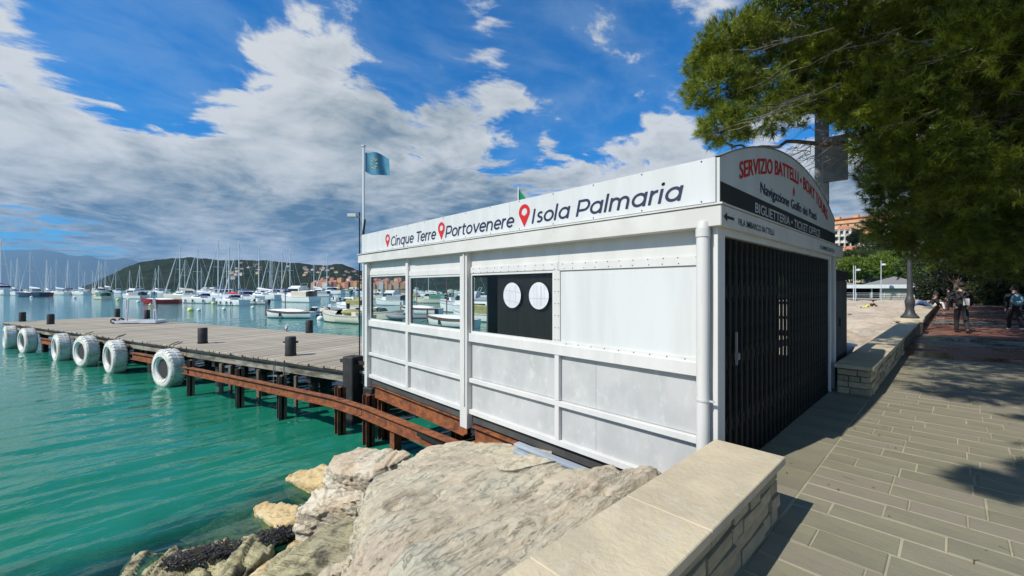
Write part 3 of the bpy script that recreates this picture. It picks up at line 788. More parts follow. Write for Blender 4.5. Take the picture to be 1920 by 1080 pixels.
# downpipe and gate frame
pipe = MB().tube([(-1.445, YF-.075, -.05), (-1.445, YF-.075, .5), (-1.446, YF-.078, .9), (-1.445, YF-.075, 1.5), (-1.445, YF-.075, 2.14), (-1.445, YF-.06, 2.2)], [.052, .052, .050, .053, .052, .052], 18)
pp = kb(pipe, 'downpipe', 'white_paint', smooth=True)
cl = MB().lathe([(.053, .70), (.058, .70), (.058, .715), (.053, .715)], (-1.445, YF-.075, 0), 18); cl.box((-1.40, YF-.085, .70), (-1.355, YF-.065, .712))
build(cl, 'pipe_clamp', 'steel_white', pp, world=True)
cl = MB().lathe([(.052, 2.08), (.058, 2.08), (.058, 2.15), (.052, 2.15)], (-1.445, YF-.075, 0), 18)
build(cl, 'pipe_collar', 'white_paint', pp, world=True, smooth=True)
kb(MB().box((-1.39, YF-.02, -.02), (-1.345, YF+.14, 2.174)), 'gate_post', 'white_paint', bevel=.004)
kb(MB().box((-1.50, YF+.005, -.165), (-1.392, YF+.10, 2.174)), 'corner_post', 'white_paint')
kb(MB().box((-1.39, 8.19, 0), (-1.335, 8.27, 2.174)), 'gate_post', 'white_paint', bevel=.004)
kb(MB().box((-1.385, 8.50, -.02), (-1.33, 8.62, 2.174)), 'gate_post', 'white_gutter', bevel=.004)
kb(MB().box((-1.42, 8.272, 0), (-1.39, 8.498, 2.174)), 'side_panel', 'interior')
kb(MB().box((-1.40, YF+.142, 2.10), (-1.345, 8.188, 2.174)), 'gate_header', 'white_paint')
# back wall, with a louvred window near the gate; the west end is glazed
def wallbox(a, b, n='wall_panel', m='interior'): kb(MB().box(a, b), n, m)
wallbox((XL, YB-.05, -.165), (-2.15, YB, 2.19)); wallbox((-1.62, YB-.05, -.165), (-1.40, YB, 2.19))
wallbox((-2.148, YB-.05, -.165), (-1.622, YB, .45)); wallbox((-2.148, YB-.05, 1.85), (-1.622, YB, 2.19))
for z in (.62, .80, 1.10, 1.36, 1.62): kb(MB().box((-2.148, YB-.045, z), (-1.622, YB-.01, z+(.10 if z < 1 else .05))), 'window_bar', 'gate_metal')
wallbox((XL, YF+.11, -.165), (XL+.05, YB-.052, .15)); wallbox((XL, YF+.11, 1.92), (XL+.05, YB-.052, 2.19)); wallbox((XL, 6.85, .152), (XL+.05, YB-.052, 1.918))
# dark board behind the third window with two round white discs
kb(MB().box((-4.26, YP+.035, .96), (-3.12, YP+.05, 1.90)), 'dark_board', 'black_board')
for cx_ in (-3.93, -3.455):
    p = [(cx_+.165*math.cos(2*math.pi*k/32), 1.555+.165*math.sin(2*math.pi*k/32)) for k in range(32)]
    d = kb(MB().prism(p, YP-.0065, YP-.0055, 'y'), 'round_sticker', 'disc_white')
    ln = MB()
    if cx_ < -3.7:
        for z in (1.60, 1.47): ln.add([(cx_-.155, YP-.008, z+.02), (cx_+.155, YP-.008, z-.012), (cx_+.155, YP-.008, z-.006), (cx_-.155, YP-.008, z+.026)], [(0, 1, 2, 3)])
        for x in (-.05, .07): ln.add([(cx_+x, YP-.0085, 1.42), (cx_+x+.004, YP-.0085, 1.42), (cx_+x+.004, YP-.0085, 1.69), (cx_+x, YP-.0085, 1.69)], [(0, 1, 2, 3)])
    else:
        for x in (-.08, -.03, .03, .045, .09): ln.add([(cx_+x, YP-.008, 1.43), (cx_+x+.005, YP-.008, 1.43), (cx_+x+.005, YP-.008, 1.68), (cx_+x, YP-.008, 1.68)], [(0, 1, 2, 3)])
        ln.add([(cx_-.155, YP-.0085, 1.52), (cx_+.155, YP-.0085, 1.52), (cx_+.155, YP-.0085, 1.526), (cx_-.155, YP-.0085, 1.526)], [(0, 1, 2, 3)])
    build(ln, 'sticker_lines', 'pale_line', d, world=True)
# folding lattice gate
nb = 30; gy0, gy1 = YF+.17, 8.16
bar_me = None
gx = -1.375
for k in range(nb):
    yy = gy0+(gy1-gy0)*k/(nb-1)
    if bar_me is None:
        o = build(MB().box((-.012, -.019, 0), (.012, -.007, 2.08)).box((-.012, .007, 0), (.012, .019, 2.08)).box((-.012, -.02, 0), (.012, .02, .02)), 'gate_bar', 'gate_metal', K); bar_me = o.data
    else:
        o = bpy.data.objects.new('gate_bar', bar_me); COL.objects.link(o); o.parent = K
    o.location = (gx+4.8, yy-6.1, .012)
lat = MB(); dy = (gy1-gy0)/(nb-1)
for k in range(nb-1):
    a = gy0+k*dy; b = a+dy
    for z in (1.62, 1.0, .42):
        for (p0, p1) in (((a, z-.13), (b, z+.13)), ((a, z+.13), (b, z-.13))):
            lat.add([(gx-.004, p0[0], p0[1]-.009), (gx-.004, p1[0], p1[1]-.009), (gx-.004, p1[0], p1[1]+.009), (gx-.004, p0[0], p0[1]+.009),
                     (gx+.003, p0[0], p0[1]-.009), (gx+.003, p1[0], p1[1]-.009), (gx+.003, p1[0], p1[1]+.009), (gx+.003, p0[0], p0[1]+.009)], [(0, 1, 2, 3), (4, 7, 6, 5), (0, 4, 5, 1), (3, 2, 6, 7)])
kb(lat, 'lattice', 'gate_metal', kind='stuff')
kb(MB().box((gx+.02, 4.05, .95), (gx+.035, 4.075, 1.25)).box((gx+.02, 4.04, 1.0), (gx+.05, 4.09, 1.06)), 'gate_handle', 'pole_grey')
kb(MB().box((-1.40, YF+.14, -.02), (-1.35, 8.19, .008)), 'gate_track', 'gate_metal')
# counter inside
kb(MB().box((-6.0, 6.9, -.17), (-2.6, 7.4, .85)), 'counter', 'interior')

# grey cabinet beyond the gate
cb = empty('cabinet', 'tall grey cabinet with dark top standing behind the kiosk end', 'cabinet', (-1.7, 9.6, 0))
build(MB().box((-2.1, 8.95, .30), (-1.42, 10.3, 1.80)), 'body', 'interior', cb, world=True, bevel=.02)
build(MB().box((-2.12, 8.93, 1.80), (-1.40, 10.32, 1.98)), 'top', 'dark_void', cb, world=True, bevel=.02)
build(MB().box((-1.42, 9.5, .95), (-1.405, 9.56, 1.1)), 'handle', 'dark_void', cb, world=True)
build(MB().box((-2.05, 9.0, -.05), (-1.5, 9.06, .3)).box((-2.05, 10.2, -.05), (-1.5, 10.26, .3)), 'feet', 'gate_metal', cb, world=True)
tb = empty('basin', 'white plastic basin lying below the grey cabinet at the wall end', 'basin', (-1.65, 10.7, .25), .4)
build(MB().lathe([(.02, 0), (.22, 0), (.30, .22), (.34, .24), (.34, .26), (.29, .24), (.2, .03), (.02, .03)], (0, 0, 0), 20), 'bowl', 'steel_white', tb, smooth=True)
build(MB().box((-.06, -.06, -.3), (.06, .06, 0)), 'foot', 'steel_white', tb)

# ================================================================ STEELWORK UNDER THE KIOSK AND ALONG THE PIER
def ibeam(p0, p1, h=.26, w=.13, t=.02):
    p0, p1 = Vector(p0), Vector(p1); d = (p1-p0).normalized(); s = d.cross(Vector((0, 0, 1))).normalized(); u = s.cross(d).normalized()
    prof = [(-w/2, -h/2), (w/2, -h/2), (w/2, -h/2+t), (t/2, -h/2+t), (t/2, h/2-t), (w/2, h/2-t), (w/2, h/2), (-w/2, h/2), (-w/2, h/2-t), (-t/2, h/2-t), (-t/2, -h/2+t), (-w/2, -h/2+t)]
    mb = MB(); n = len(prof); vs = []
    for p in (p0, p1): vs += [tuple(p+s*a+u*b) for a, b in prof]
    return mb.add(vs, [(i, (i+1) % n, n+(i+1) % n, n+i) for i in range(n)]+[tuple(range(n)), tuple(range(n, 2*n))])
PO = Vector((-9.84, 3.99, 0)); PA = rad(198.3); PD = Vector((math.cos(PA), math.sin(PA), 0)); PN = Vector((-math.sin(PA), math.cos(PA), 0))
def pier_pt(s, off, z): return PO+PD*s+PN*off+Vector((0, 0, z))
def pier_s(px, off=0.):
    # distance along the pier at which a point standing off from its edge lies on the bearing px
    u = (px-960)/FPX; b = Vector(RT-FW*u); q = PO+PN*off
    return -(q.dot(b))/PD.dot(b)
SF = empty('steel_frame', 'rusty steel rail on posts in the water along the front of the pier', 'steel frame', (-8.2, 3.4, WZ))
sb = lambda mb, n, m='rust', **k: build(mb, n, m, SF, world=True, **k)
pl = [Vector((-15.3, 1.45, 0)), Vector((-12.9, 2.25, 0)), Vector((-11.1, 2.80, 0)), Vector((-9.0, 3.40, 0)), Vector((-7.95, 3.56, 0))]
zt = -.76
ib = [Vector((-15.5, 1.32, zt)), Vector((-11.9, 2.42, zt)), Vector((-9.0, 3.25, zt)), Vector((-7.95, 3.42, zt))]
for a, b in zip(ib[:-1], ib[1:]): sb(ibeam(a, b, .20, .14), 'beam')
sb(ibeam((-7.93, 3.42, zt), (-4.80, 3.43, -.63), .21, .14), 'beam')
sb(ibeam((-6.7, 3.5, -1.0), (-6.7, 3.9, -1.0), .12, .1), 'bracket', 'rust_dark')
sb(MB().box((-6.78, 3.42, -2.4), (-6.62, 3.56, -.82)), 'post', 'rust')
for i, p in enumerate(pl):
    sb(MB().box((p.x-.09, p.y-.02, -2.6), (p.x+.09, p.y+.02, -.46)).box((p.x-.09, p.y-.09, -2.6), (p.x-.07, p.y+.09, -.47)).box((p.x+.07, p.y-.09, -2.6), (p.x+.09, p.y+.09, -.47)), 'post', 'pile' if i < 3 else 'rust_dark')
for s_ in (pier_s(262, .3), ):
    sb(ibeam(pier_pt(s_-1.2, .25, -.80), pier_pt(s_+.7, .25, -.80), .24, .16), 'beam')
sb(ibeam(pier_pt(pier_s(88, .25)-1, .22, -.85), pier_pt(pier_s(88, .25)+1, .22, -.85), .22, .16), 'beam')
KF = empty('kiosk_steelwork', 'rusty steel beams and posts carrying the white kiosk above the water', 'steel frame', (-5.5, 5.5, WZ))
kf = lambda mb, n, m='rust_dark', **k: build(mb, n, m, KF, world=True, **k)
kf(ibeam((-8.15, 3.78, -.44), (-5.0, 3.78, -.44), .24, .15), 'beam', 'rust')
kf(ibeam((-4.75, 3.74, -.46), (-2.2, 3.74, -.46), .24, .15), 'beam', 'rust')
kf(ibeam((-8.15, 6.0, -.44), (-1.6, 6.0, -.44), .24, .15), 'beam'); kf(ibeam((-8.15, 8.3, -.44), (-1.6, 8.3, -.44), .24, .15), 'beam')
for x in (-8.1, -6.4, -4.88, -3.2): kf(ibeam((x, 3.86, -.45), (x, 8.3, -.45), .2, .13), 'cross_beam')
for x, y in ((-8.1, 3.95), (-6.4, 4.6), (-5.55, 4.1), (-8.1, 6.1), (-6.0, 6.1), (-4.9, 4.2), (-8.1, 8.3), (-5.5, 8.3), (-3.6, 6.0)):
    kf(MB().box((x-.09, y-.02, -2.8), (x+.09, y+.02, -.56)).box((x-.09, y-.09, -2.8), (x-.07, y+.09, -.56)).box((x+.07, y-.09, -2.8), (x+.09, y+.09, -.56)), 'post', 'rust' if y < 4.3 else 'rust_dark')
kf(MB().box((-5.75, 3.35, -.66), (-4.3, 3.41, -.60)), 'angle_bar', 'gate_metal')
kf(MB().box((-4.95, 3.2, -.72), (-4.90, 5.2, -.60)), 'angle_bar', 'gate_metal')
# grey profile boards stored under the kiosk edge
for k, (z, y, x0, x1) in enumerate(((-.25, 3.50, -3.65, -1.9), (-.30, 3.42, -3.6, -1.8), (-.345, 3.52, -3.55, -2.0), (-.36, 3.33, -3.4, -1.9))):
    o = build(MB().box((x0, y-.05, z-.018), (x1, y+.05, z+.018), rz=rad(-1.5*k)), 'grey_board', 'plank_grey', bevel=.006)
    tagit(o, ['topmost pale grey board of the bundle under the kiosk edge', 'second grey board down in the bundle under the kiosk edge', 'grey board at the bottom of the bundle nearest the kiosk beams', 'grey board at the bottom of the bundle nearest the rocks'][k], 'board', 'grey boards stacked under the kiosk')

# ================================================================ PIER
PR = empty('pier', 'long timber pier with weathered plank deck on dark piles', 'pier', tuple(PO), PA)
plank = None; s_ = -1.0; n = 0; DW = 4.85; DZ = -.3
r = random.Random(5)
while s_ < 28.45:
    if plank is None:
        o = build(MB().box((.004, -DW, -.06), (.193, .0, 0)), 'plank', 'deck_plank', PR, bevel=.006); plank = o.data
    else:
        o = bpy.data.objects.new('plank', plank); COL.objects.link(o); o.parent = PR
    o.location = (s_, r.uniform(-.015, .035), DZ+r.uniform(-.004, .005)); o.rotation_euler = (r.uniform(-.001, .001), r.uniform(-.01, .01), 0)
    s_ += .2; n += 1
pb = lambda mb, n, m='deck_beam', **k: build(mb, n, m, PR, **k)
pb(MB().box((-1.0, -.04, DZ-.11), (28.4, .02, DZ-.066)), 'gap_shadow_strip', 'black_pile')  # black strip standing in for the shadow gap under the plank ends
s_ = -.9
while s_ < 28: pb(MB().box((s_, -.16, DZ-.33), (min(s_+4.0, 28.3)-.02, -.05, DZ-.112)), 'edge_beam'); s_ += 4.0
pb(MB().box((-1.0, -DW+.1, DZ-.3), (28.3, -DW+.22, DZ-.062)), 'edge_beam')
for yy in (-1.6, -3.2): pb(MB().box((-.9, yy-.08, DZ-.3), (28.2, yy+.08, DZ-.062)), 'joist')
for k in range(13):
    s_ = -.5+k*2.35
    pb(MB().box((s_-.09, -DW+.2, DZ-.55), (s_+.09, -.17, DZ-.335)), 'cross_beam', 'black_pile')
    for yy in (-.35, -2.4, -4.4):
        pb(MB().lathe([(.13, -3.2), (.125, DZ-.56)], (s_+r.uniform(-.04, .04), yy, 0), 12), 'pile', 'black_pile', smooth=True)
for (px, off, w) in ((415, .06, .07), (432, .06, .06), (555, .08, .045), (485, .06, .06)):
    s_ = pier_s(px, off); pb(MB().box((s_-w, off-.03, -1.9), (s_+w, off+.03, DZ-.34)), 'batten', 'pile')
# little steel ladder
s_ = pier_s(524, .1)
lad = MB()
for d in (-.22, .22): lad.tube([(s_+d, .12, DZ-.12), (s_+d, .12, -1.15)], .018, 6)
for z in (-.95, -.72): lad.tube([(s_-.22, .12, z), (s_+.22, .12, z)], .015, 6)
pb(lad, 'ladder', 'pole_grey')

# bollards: black timber heads with a cross pin
def bollard(px, py, label, h=.55, rr=.145, proto=None):
    p = onZ(px, py, DZ)
    if proto is None:
        t = empty('bollard', label, 'bollard', tuple(p), 0, 'black bollards on the pier')
        build(MB().lathe([(rr*.98, -.02), (rr, .03), (rr, h-.02), (rr*.92, h), (.001, h+.005)], (0, 0, 0), 16), 'head', 'black_pile', t, smooth=True)
        build(MB().tube([(-rr-.07, 0, h*.72), (rr+.07, 0, h*.72)], .03, 8), 'pin', 'black_pile', t)
        build(MB().lathe([(rr+.012, .02), (rr+.012, .06), (rr-.01, .06)], (0, 0, 0), 16), 'collar', 'gate_metal', t)
        return t
    return copy_tree(proto, tuple(p), rad(px % 50), label)
b0 = bollard(380, 644, 'black bollard alone near the front edge in the middle of the pier')
for px, py, l in ((545, 667, 'black bollard on the pier closest to the big black corner pile'), (580, 624, 'black bollard on the far edge of the pier near the moored wooden boat'),
                  (42, 603, 'black bollard on the outer end corner of the pier, above the farthest tyre'), (95, 608, 'black bollard near the outer end, second in from the corner'),
                  (220, 594, 'black bollard on the far edge just outside the wheel of the white gangway'), (276, 597, 'black bollard standing behind the white gangway platform')):
    bollard(px, py, l, proto=b0)
cp = empty('corner_pile', 'thick black mooring pile at the inner corner of the pier beside the kiosk', 'pile', tuple(pier_pt(-.1, .05, -.3)), PA)
build(MB().box((-.17, -.17, -2.5), (.17, .17, .34)), 'shaft', 'black_pile', cp, bevel=.02)
build(MB().box((-.42, -.03, .16), (-.172, .03, .24)).box((.172, -.03, .16), (.42, .03, .24)), 'pin', 'black_pile', cp)
build(MB().box((-.75, -.1, -2.5), (-.45, .12, -.32)), 'second_shaft', 'black_pile', cp, bevel=.02)

# tyre fenders
def make_tyre(label):
    t = empty('tyre_fender', label, 'tyre', (0, 0, 0), 0, 'white painted tyre fenders on the pier')
    R_, r_ = .63, .315; w = .21
    prof = []
    for (a, h) in ((r_, -w*.62), (r_+.03, -w*.86), (r_+.10, -w*.99), (R_-.13, -w*1.05), (R_-.05, -w*.93), (R_-.012, -w*.72), (R_, -w*.4), (R_+.006, 0), (R_, w*.4), (R_-.012, w*.72), (R_-.05, w*.93), (R_-.13, w*1.05), (r_+.10, w*.99), (r_+.03, w*.86), (r_, w*.62), (r_+.02, w*.4), (r_+.06, 0), (r_+.02, -w*.4)):
        prof.append((a, h))
    build(MB().lathe(prof, (0, 0, 0), 48, 'y', closed=True), 'tyre', 'tyre_white', t, smooth=True, angle=60)
    lug = MB()
    for k in range(30):
        a = 2*math.pi*k/30
        for sgn in (-1, 1):
            a2 = a+(0 if sgn < 0 else math.pi/30); c, s2 = math.cos(a2), math.sin(a2); da = .062
            vs = []
            for (rr2, hh) in ((R_-.035, w*.98), (R_+.010, w*.74), (R_+.013, w*.12), (R_-.01, w*.12)):
                for q in (-da, da):
                    A = a2+q+(.05*sgn if hh < .1*1 else 0); vs.append((rr2*math.cos(A), sgn*hh, rr2*math.sin(A)))
            lug.add(vs, [(0, 1, 3, 2), (2, 3, 5, 4), (4, 5, 7, 6), (0, 2, 4, 6), (1, 7, 5, 3)])
    build(MB().lathe([(r_-.004, -w*.5), (r_-.004, w*.6), (.001, w*.6)], (0, 0, 0), 40, 'y'), 'dark_hole_plug', 'tyre_hole_shade', t)  # dark sleeve and disc closing the hole, standing in for its shaded inside
    build(lug, 'tread_lugs', 'tyre_white', t)
    ring = MB().lathe([(r_+.09, -w*1.04), (r_+.105, -w*1.09), (r_+.12, -w*1.05)], (0, 0, 0), 40, 'y').lathe([(r_+.09, w*1.0), (r_+.105, w*1.07), (r_+.12, w*1.02)], (0, 0, 0), 40, 'y')
    build(ring, 'bead', 'tyre_white', t, smooth=True)
    rp = MB().tube([(-.08, 0, R_-.05), (-.12, -.1, R_+.12), (-.1, -.35, R_+.2)], .018, 6).tube([(.08, 0, R_-.05), (.12, -.1, R_+.12), (.1, -.35, R_+.2)], .018, 6)
    build(rp, 'hanging_rope', 'rope', t)
    return t
ty = None
for i, (px, z, l, da) in enumerate(((316, -.97, 'nearest and largest looking white painted tyre hanging on the pier', 4), (216, -.93, 'second nearest white tyre on the pier, left of the rusty rail end', -3), (162, -.92, 'white tyre with rope over its top, third from the kiosk', 5),
                                (115, -.98, 'white tyre beside a short rusty beam, fourth from the kiosk', -4), (52, -.95, 'white tyre second from the outer end of the pier', 2), (19, -.96, 'farthest white tyre at the outer end of the pier', -6))):
    s_ = pier_s(px, .34); p = pier_pt(s_, .34, z)
    if ty is None: ty = make_tyre(l); ty.location = p; ty.rotation_euler = (0, 0, PA+rad(da)); ROOTM[ty.name] = None
    else:
        c = copy_tree(ty, tuple(p), PA+rad(da), l); c.rotation_euler = (0, rad(17*i), PA+rad(da))

# white wheeled gangway left on the pier
gp = onZ(262, 606, DZ)
G = empty('gangway', 'white wheeled gangway with tall railing posts standing on the pier', 'gangway', tuple(gp), AZ+rad(8))
gb = lambda mb, n, m='steel_white', **k: build(mb, n, m, G, **k)
gb(MB().box((-.95, -.42, .10), (1.05, .42, .16)), 'platform', bevel=.01)
gb(MB().box((.35, -.55, .03), (1.15, .5, .10)), 'ramp', bevel=.01)
gb(MB().box((-.95, -.44, .05), (1.05, -.40, .17)), 'side_rail')
gb(MB().box((-.95, .40, .05), (1.05, .44, .17)), 'side_rail')
for x, y, l in ((-.95, .40, .02), (-.35, -.40, .08), (1.10, -.38, -.10), (.45, .40, -.02)): gb(MB().tube([(x, y, .10), (x+l, y, 1.38)], .034, 8), 'railing_post', 'steel_white')
gb(MB().tube([(-.94, .40, .72), (-.33, -.40, .66)], .012, 6).tube([(.45, .40, .75), (1.02, -.38, .70)], .012, 6), 'chain', 'canvas_white')
gb(MB().tube([(-.93, .40, 1.36), (-.28, -.40, 1.30)], .014, 6), 'chain', 'canvas_white')
gb(MB().box((.30, .36, .75), (.6, .46, 1.0)), 'control_box', 'pole_grey')
for y in (-.30, .25):
    wobj = gb(MB().lathe([(.02, -.04), (.06, -.045), (.13, -.045), (.15, 0), (.13, .045), (.06, .045), (.02, .04)], (-1.08, y, .15), 18, 'y'), 'wheel', 'motor_black', smooth=True)
    build(MB().lathe([(.001, -.05), (.06, -.05), (.06, .05), (.001, .05)], (-1.08, y, .15), 12, 'y'), 'rim', 'steel_white', wobj)
gb(MB().box((-1.12, -.3, .12), (-.93, .3, .16)), 'axle', 'pole_grey')
# a gull resting on the deck
gl = empty('gull', 'white and grey gull resting on the pier deck near its far edge', 'gull', tuple(onZ(536, 621, DZ)), rad(160))
def skin_body(name, material, parent, chains, subdiv=2):
    """one continuous skinned surface; chains: list of joints (x, y, z, r) sharing the first joint of the first chain or naming an index to branch from"""
    me = bpy.data.meshes.new(name); vs = []; es = []; rs = []
    for ch in chains:
        start = ch[0]; prev = None
        if isinstance(start, int): prev = start; pts = ch[1:]
        else: pts = ch
        for q in pts:
            vs.append(q[:3]); rs.append(q[3] if isinstance(q[3], tuple) else (q[3], q[3])); i = len(vs)-1
            if prev is not None: es.append((prev, i))
            prev = i
    me.from_pydata(vs, es, []); o = bpy.data.objects.new(name, me); COL.objects.link(o)
    md = o.modifiers.new('s', 'SKIN'); md.use_smooth_shade = True
    for i, sv in enumerate(me.skin_vertices[0].data): sv.radius = rs[i]; sv.use_root = (i == 0)
    sd = o.modifiers.new('d', 'SUBSURF'); sd.levels = subdiv; sd.render_levels = subdiv
    dg = bpy.context.evaluated_depsgraph_get(); me2 = bpy.data.meshes.new_from_object(o.evaluated_get(dg))
    o.modifiers.clear(); o.data = me2; bpy.data.meshes.remove(me)
    me2.materials.clear(); me2.materials.append(M[material]); me2.polygons.foreach_set('use_smooth', [True]*len(me2.polygons))
    if parent is not None: o.parent = parent
    return o
skin_body('body', 'sign_white', gl, [[(0, 0, .10, .075), (.10, 0, .12, .06), (.17, 0, .17, .035), (.20, 0, .22, .033), (.225, 0, .225, .025)], [0, (-.12, 0, .11, .055), (-.24, 0, .12, .02)]])
build(MB().sphere((-.05, .06, .13), .1, 10, 6, (1.7, .3, .5)).sphere((-.05, -.06, .13), .1, 10, 6, (1.7, .3, .5)), 'wing', 'rubber_grey', gl, smooth=True)
build(MB().tube([(.24, 0, .222), (.30, 0, .21)], [.014, .003], 6), 'beak', 'buoy_yellow', gl)
build(MB().tube([(.0, .03, .05), (0, .03, 0)], .006, 5).tube([(.0, -.03, .05), (0, -.03, 0)], .006, 5), 'leg', 'wood_brown', gl)

# ================================================================ ROCKS
def rock(label, top, thick, material, voxel=.03, strike=0., amp=.045, under=.86, seed=0, group='boulders of the shore', extra=(), layers=5.):
    pts = [Vector(p) for p in top]; c = sum(pts, Vector())/len(pts)
    bm = bmesh.new()
    for p in pts: bm.verts.new(p)
    for p in pts:
        q = c+(p-c)*under; bm.verts.new((q.x, q.y, q.z-thick))
    for p in pts:
        q = c+(p-c)*1.02; bm.verts.new((q.x, q.y, q.z-thick*.45))
    for p in extra: bm.verts.new(p)
    bmesh.ops.convex_hull(bm, input=bm.verts)
    me = bpy.data.meshes.new('boulder'); bm.to_mesh(me); bm.free()
    o = bpy.data.objects.new('boulder', me); COL.objects.link(o)
    md = o.modifiers.new('r', 'REMESH'); md.mode = 'VOXEL'; md.voxel_size = voxel
    sm = o.modifiers.new('m', 'SMOOTH'); sm.iterations = 3; sm.factor = .5
    dg = bpy.context.evaluated_depsgraph_get(); m2 = bpy.data.meshes.new_from_object(o.evaluated_get(dg)); o.modifiers.clear(); o.data = m2; bpy.data.meshes.remove(me)
    n = len(m2.vertices); V = np.empty(n*3, np.float32); m2.vertices.foreach_get('co', V); V = V.reshape(-1, 3).astype(float)
    N = np.empty(n*3, np.float32)
    try: m2.vertex_normals.foreach_get('vector', N)
    except Exception: N = np.array([v.normal[:] for v in m2.vertices]).ravel()
    N = N.reshape(-1, 3).astype(float)
    C, S = math.cos(strike), math.sin(strike)
    Q = np.stack([V[:, 0]*C+V[:, 1]*S, -V[:, 0]*S+V[:, 1]*C, V[:, 2]], 1)+seed*13.7   # q0 across the bedding, q1 along it
    wv = fbm(Q*[.9, .5, .9], 3)-.5
    a = fbm((Q+wv[:, None]*[.22, .1, .22])*[layers*1.2, .62, layers*1.4], 4, .55)
    ridge = 1-np.abs(2*a-1)
    st = np.clip((a-.47)/.05, 0, 1)
    big = fbm(Q*[1.3, .9, 1.3]+5, 3)-.5
    fq = fbm(Q*[3.1, 2.0, 3.6]+71, 3)*9; fl = np.floor(fq); fr_ = fq-fl; facet = (fl+np.clip((fr_-.75)/.25, 0, 1))/9-.5   # broken steps between beds
    grit = fbm(Q*[30, 26, 30], 2)-.5
    fine = fbm(Q*[22, 5, 22], 3)-.5
    dsp = amp*(1.1*(st-.5)-.9*np.clip((ridge-.86)/.14, 0, 1)**1.5)*.62+big*amp*2.0+facet*amp*2.6+fine*amp*.26+grit*amp*.16
    # beds stand out of broken side faces
    side = 1-np.abs(N[:, 2])
    bed = fbm(np.stack([Q[:, 0]*.6, Q[:, 1]*.6, Q[:, 2]*15], 1), 3)-.5
    fis = np.abs(fbm(Q*[1.1, .55, 1.1]+31, 3)-.5)   # a few long deep fissures
    dsp = dsp-amp*1.3*np.clip(1-fis/.018, 0, 1)
    dsp = dsp+side*bed*amp*2.0
    V2 = V+N*dsp[:, None]
    m2.vertices.foreach_set('co', V2.astype(np.float32).ravel()); m2.update()
    m2.materials.clear(); m2.materials.append(M[material]); m2.polygons.foreach_set('use_smooth', np.ones(len(m2.polygons), bool))
    o.name = 'boulder'
    return tagit(o, label, 'boulder', group)
Z = onZ
rock('huge tilted pale slab with ribbed bedding filling the foreground against the wall', [Z(700, 893, -.46), Z(728, 878, -.46), Z(775, 876, -.42), Z(860, 880, -.34), Z(930, 886, -.25), Z(1040, 882, -.10), Z(1130, 873, .06), Z(1212, 868, .20), Z(1252, 886, .26), (-1.34, 2.6, .28), (-1.31, .9, .26), (-1.5, .62, .12), Z(960, 1068, .02), Z(880, 1045, -.24), Z(770, 1028, -.46), Z(664, 1026, -.62), Z(667, 997, -.60), Z(672, 956, -.54)], .55, 'rock_slab', .018, rad(-6), .055, layers=4.0)
rock('broken creamy ledge below the front edge of the huge slab', [Z(655, 1030, -.78), Z(760, 1030, -.66), Z(880, 1052, -.42), Z(960, 1078, -.16), (-1.4, .7, -.05), (-1.4, -.4, -.1), (-2.4, -.5, -.5), Z(640, 1110, -.86)], .6, 'rock_slab', .024, rad(50), .05, seed=2)
rock('flat upper slab with dark crevice under it, right in front of the kiosk', [Z(746, 868, -.60), Z(777, 852, -.56), Z(808, 836, -.52), Z(868, 827, -.48), Z(960, 831, -.38), Z(1035, 838, -.27), Z(1043, 860, -.21), Z(960, 880, -.29), Z(860, 880, -.34), Z(775, 874, -.46)], .16, 'rock_slab', .019, rad(-60), .028, seed=3, under=.95)
rock('light boulder with white flank between the green water and the upper slab', [Z(609, 876, -.98), Z(624, 850, -.92), Z(671, 839, -.86), Z(741, 840, -.78), Z(772, 848, -.74), Z(745, 866, -.76), Z(698, 884, -.80), Z(643, 888, -.90)], .42, 'rock_light', .02, rad(30), .035, seed=4)
rock('layered block with a white top left of the huge slab', [Z(589, 914, -.96), Z(645, 912, -.90), Z(684, 918, -.80), Z(684, 932, -.80), Z(655, 940, -.86), Z(560, 960, -1.08), Z(553, 967, -1.14)], .46, 'rock_light', .019, rad(70), .036, seed=5, under=.9)
rock('small flat yellow rock reaching farthest out into the water', [Z(534, 896, -1.43), Z(549, 883, -1.38), Z(609, 868, -1.28), Z(645, 882, -1.2), Z(645, 906, -1.2), Z(588, 912, -1.36)], .4, 'rock_yellow', .022, rad(70), .025, seed=6)
rock('yellow rock half awash left of the layered block', [Z(471, 952, -1.47), Z(499, 938, -1.42), Z(562, 944, -1.30), Z(556, 972, -1.32), Z(518, 991, -1.44)], .6, 'rock_yellow', .024, rad(60), .03, seed=7)
rock('orange streaked slab slanting down to the bottom edge below the layered block', [Z(450, 1085, -1.38), Z(500, 1046, -1.33), Z(565, 1006, -1.22), Z(656, 994, -1.05), Z(655, 1018, -1.02), Z(592, 1056, -1.12), Z(520, 1115, -1.22)], .5, 'rock_yellow', .02, rad(62), .035, seed=8)
rock('pale seaweed grown rock at the lowest left of the shore', [Z(215, 1080, -1.49), Z(250, 1034, -1.47), Z(295, 1026, -1.44), Z(350, 1030, -1.46), Z(420, 1012, -1.40), Z(470, 1008, -1.38), Z(505, 1026, -1.40), Z(450, 1072, -1.38), Z(400, 1140, -1.38), Z(240, 1150, -1.46)], .55, 'rock_weed', .022, rad(60), .06, seed=9)
rock('pinkish rock wedge under the left corner of the huge slab', [Z(590, 1080, -1.0), Z(622, 1052, -.95), Z(652, 1044, -.92), Z(668, 1110, -.95), Z(600, 1150, -1.05)], .5, 'rock_slab', .022, rad(60), .03, seed=10)
rock('small orange stone wedged behind the upper slab below the kiosk', [Z(882, 840, -.46), Z(900, 829, -.42), Z(930, 832, -.40), Z(928, 846, -.42)], .25, 'wall_stone', .018, 0, .015, seed=11)
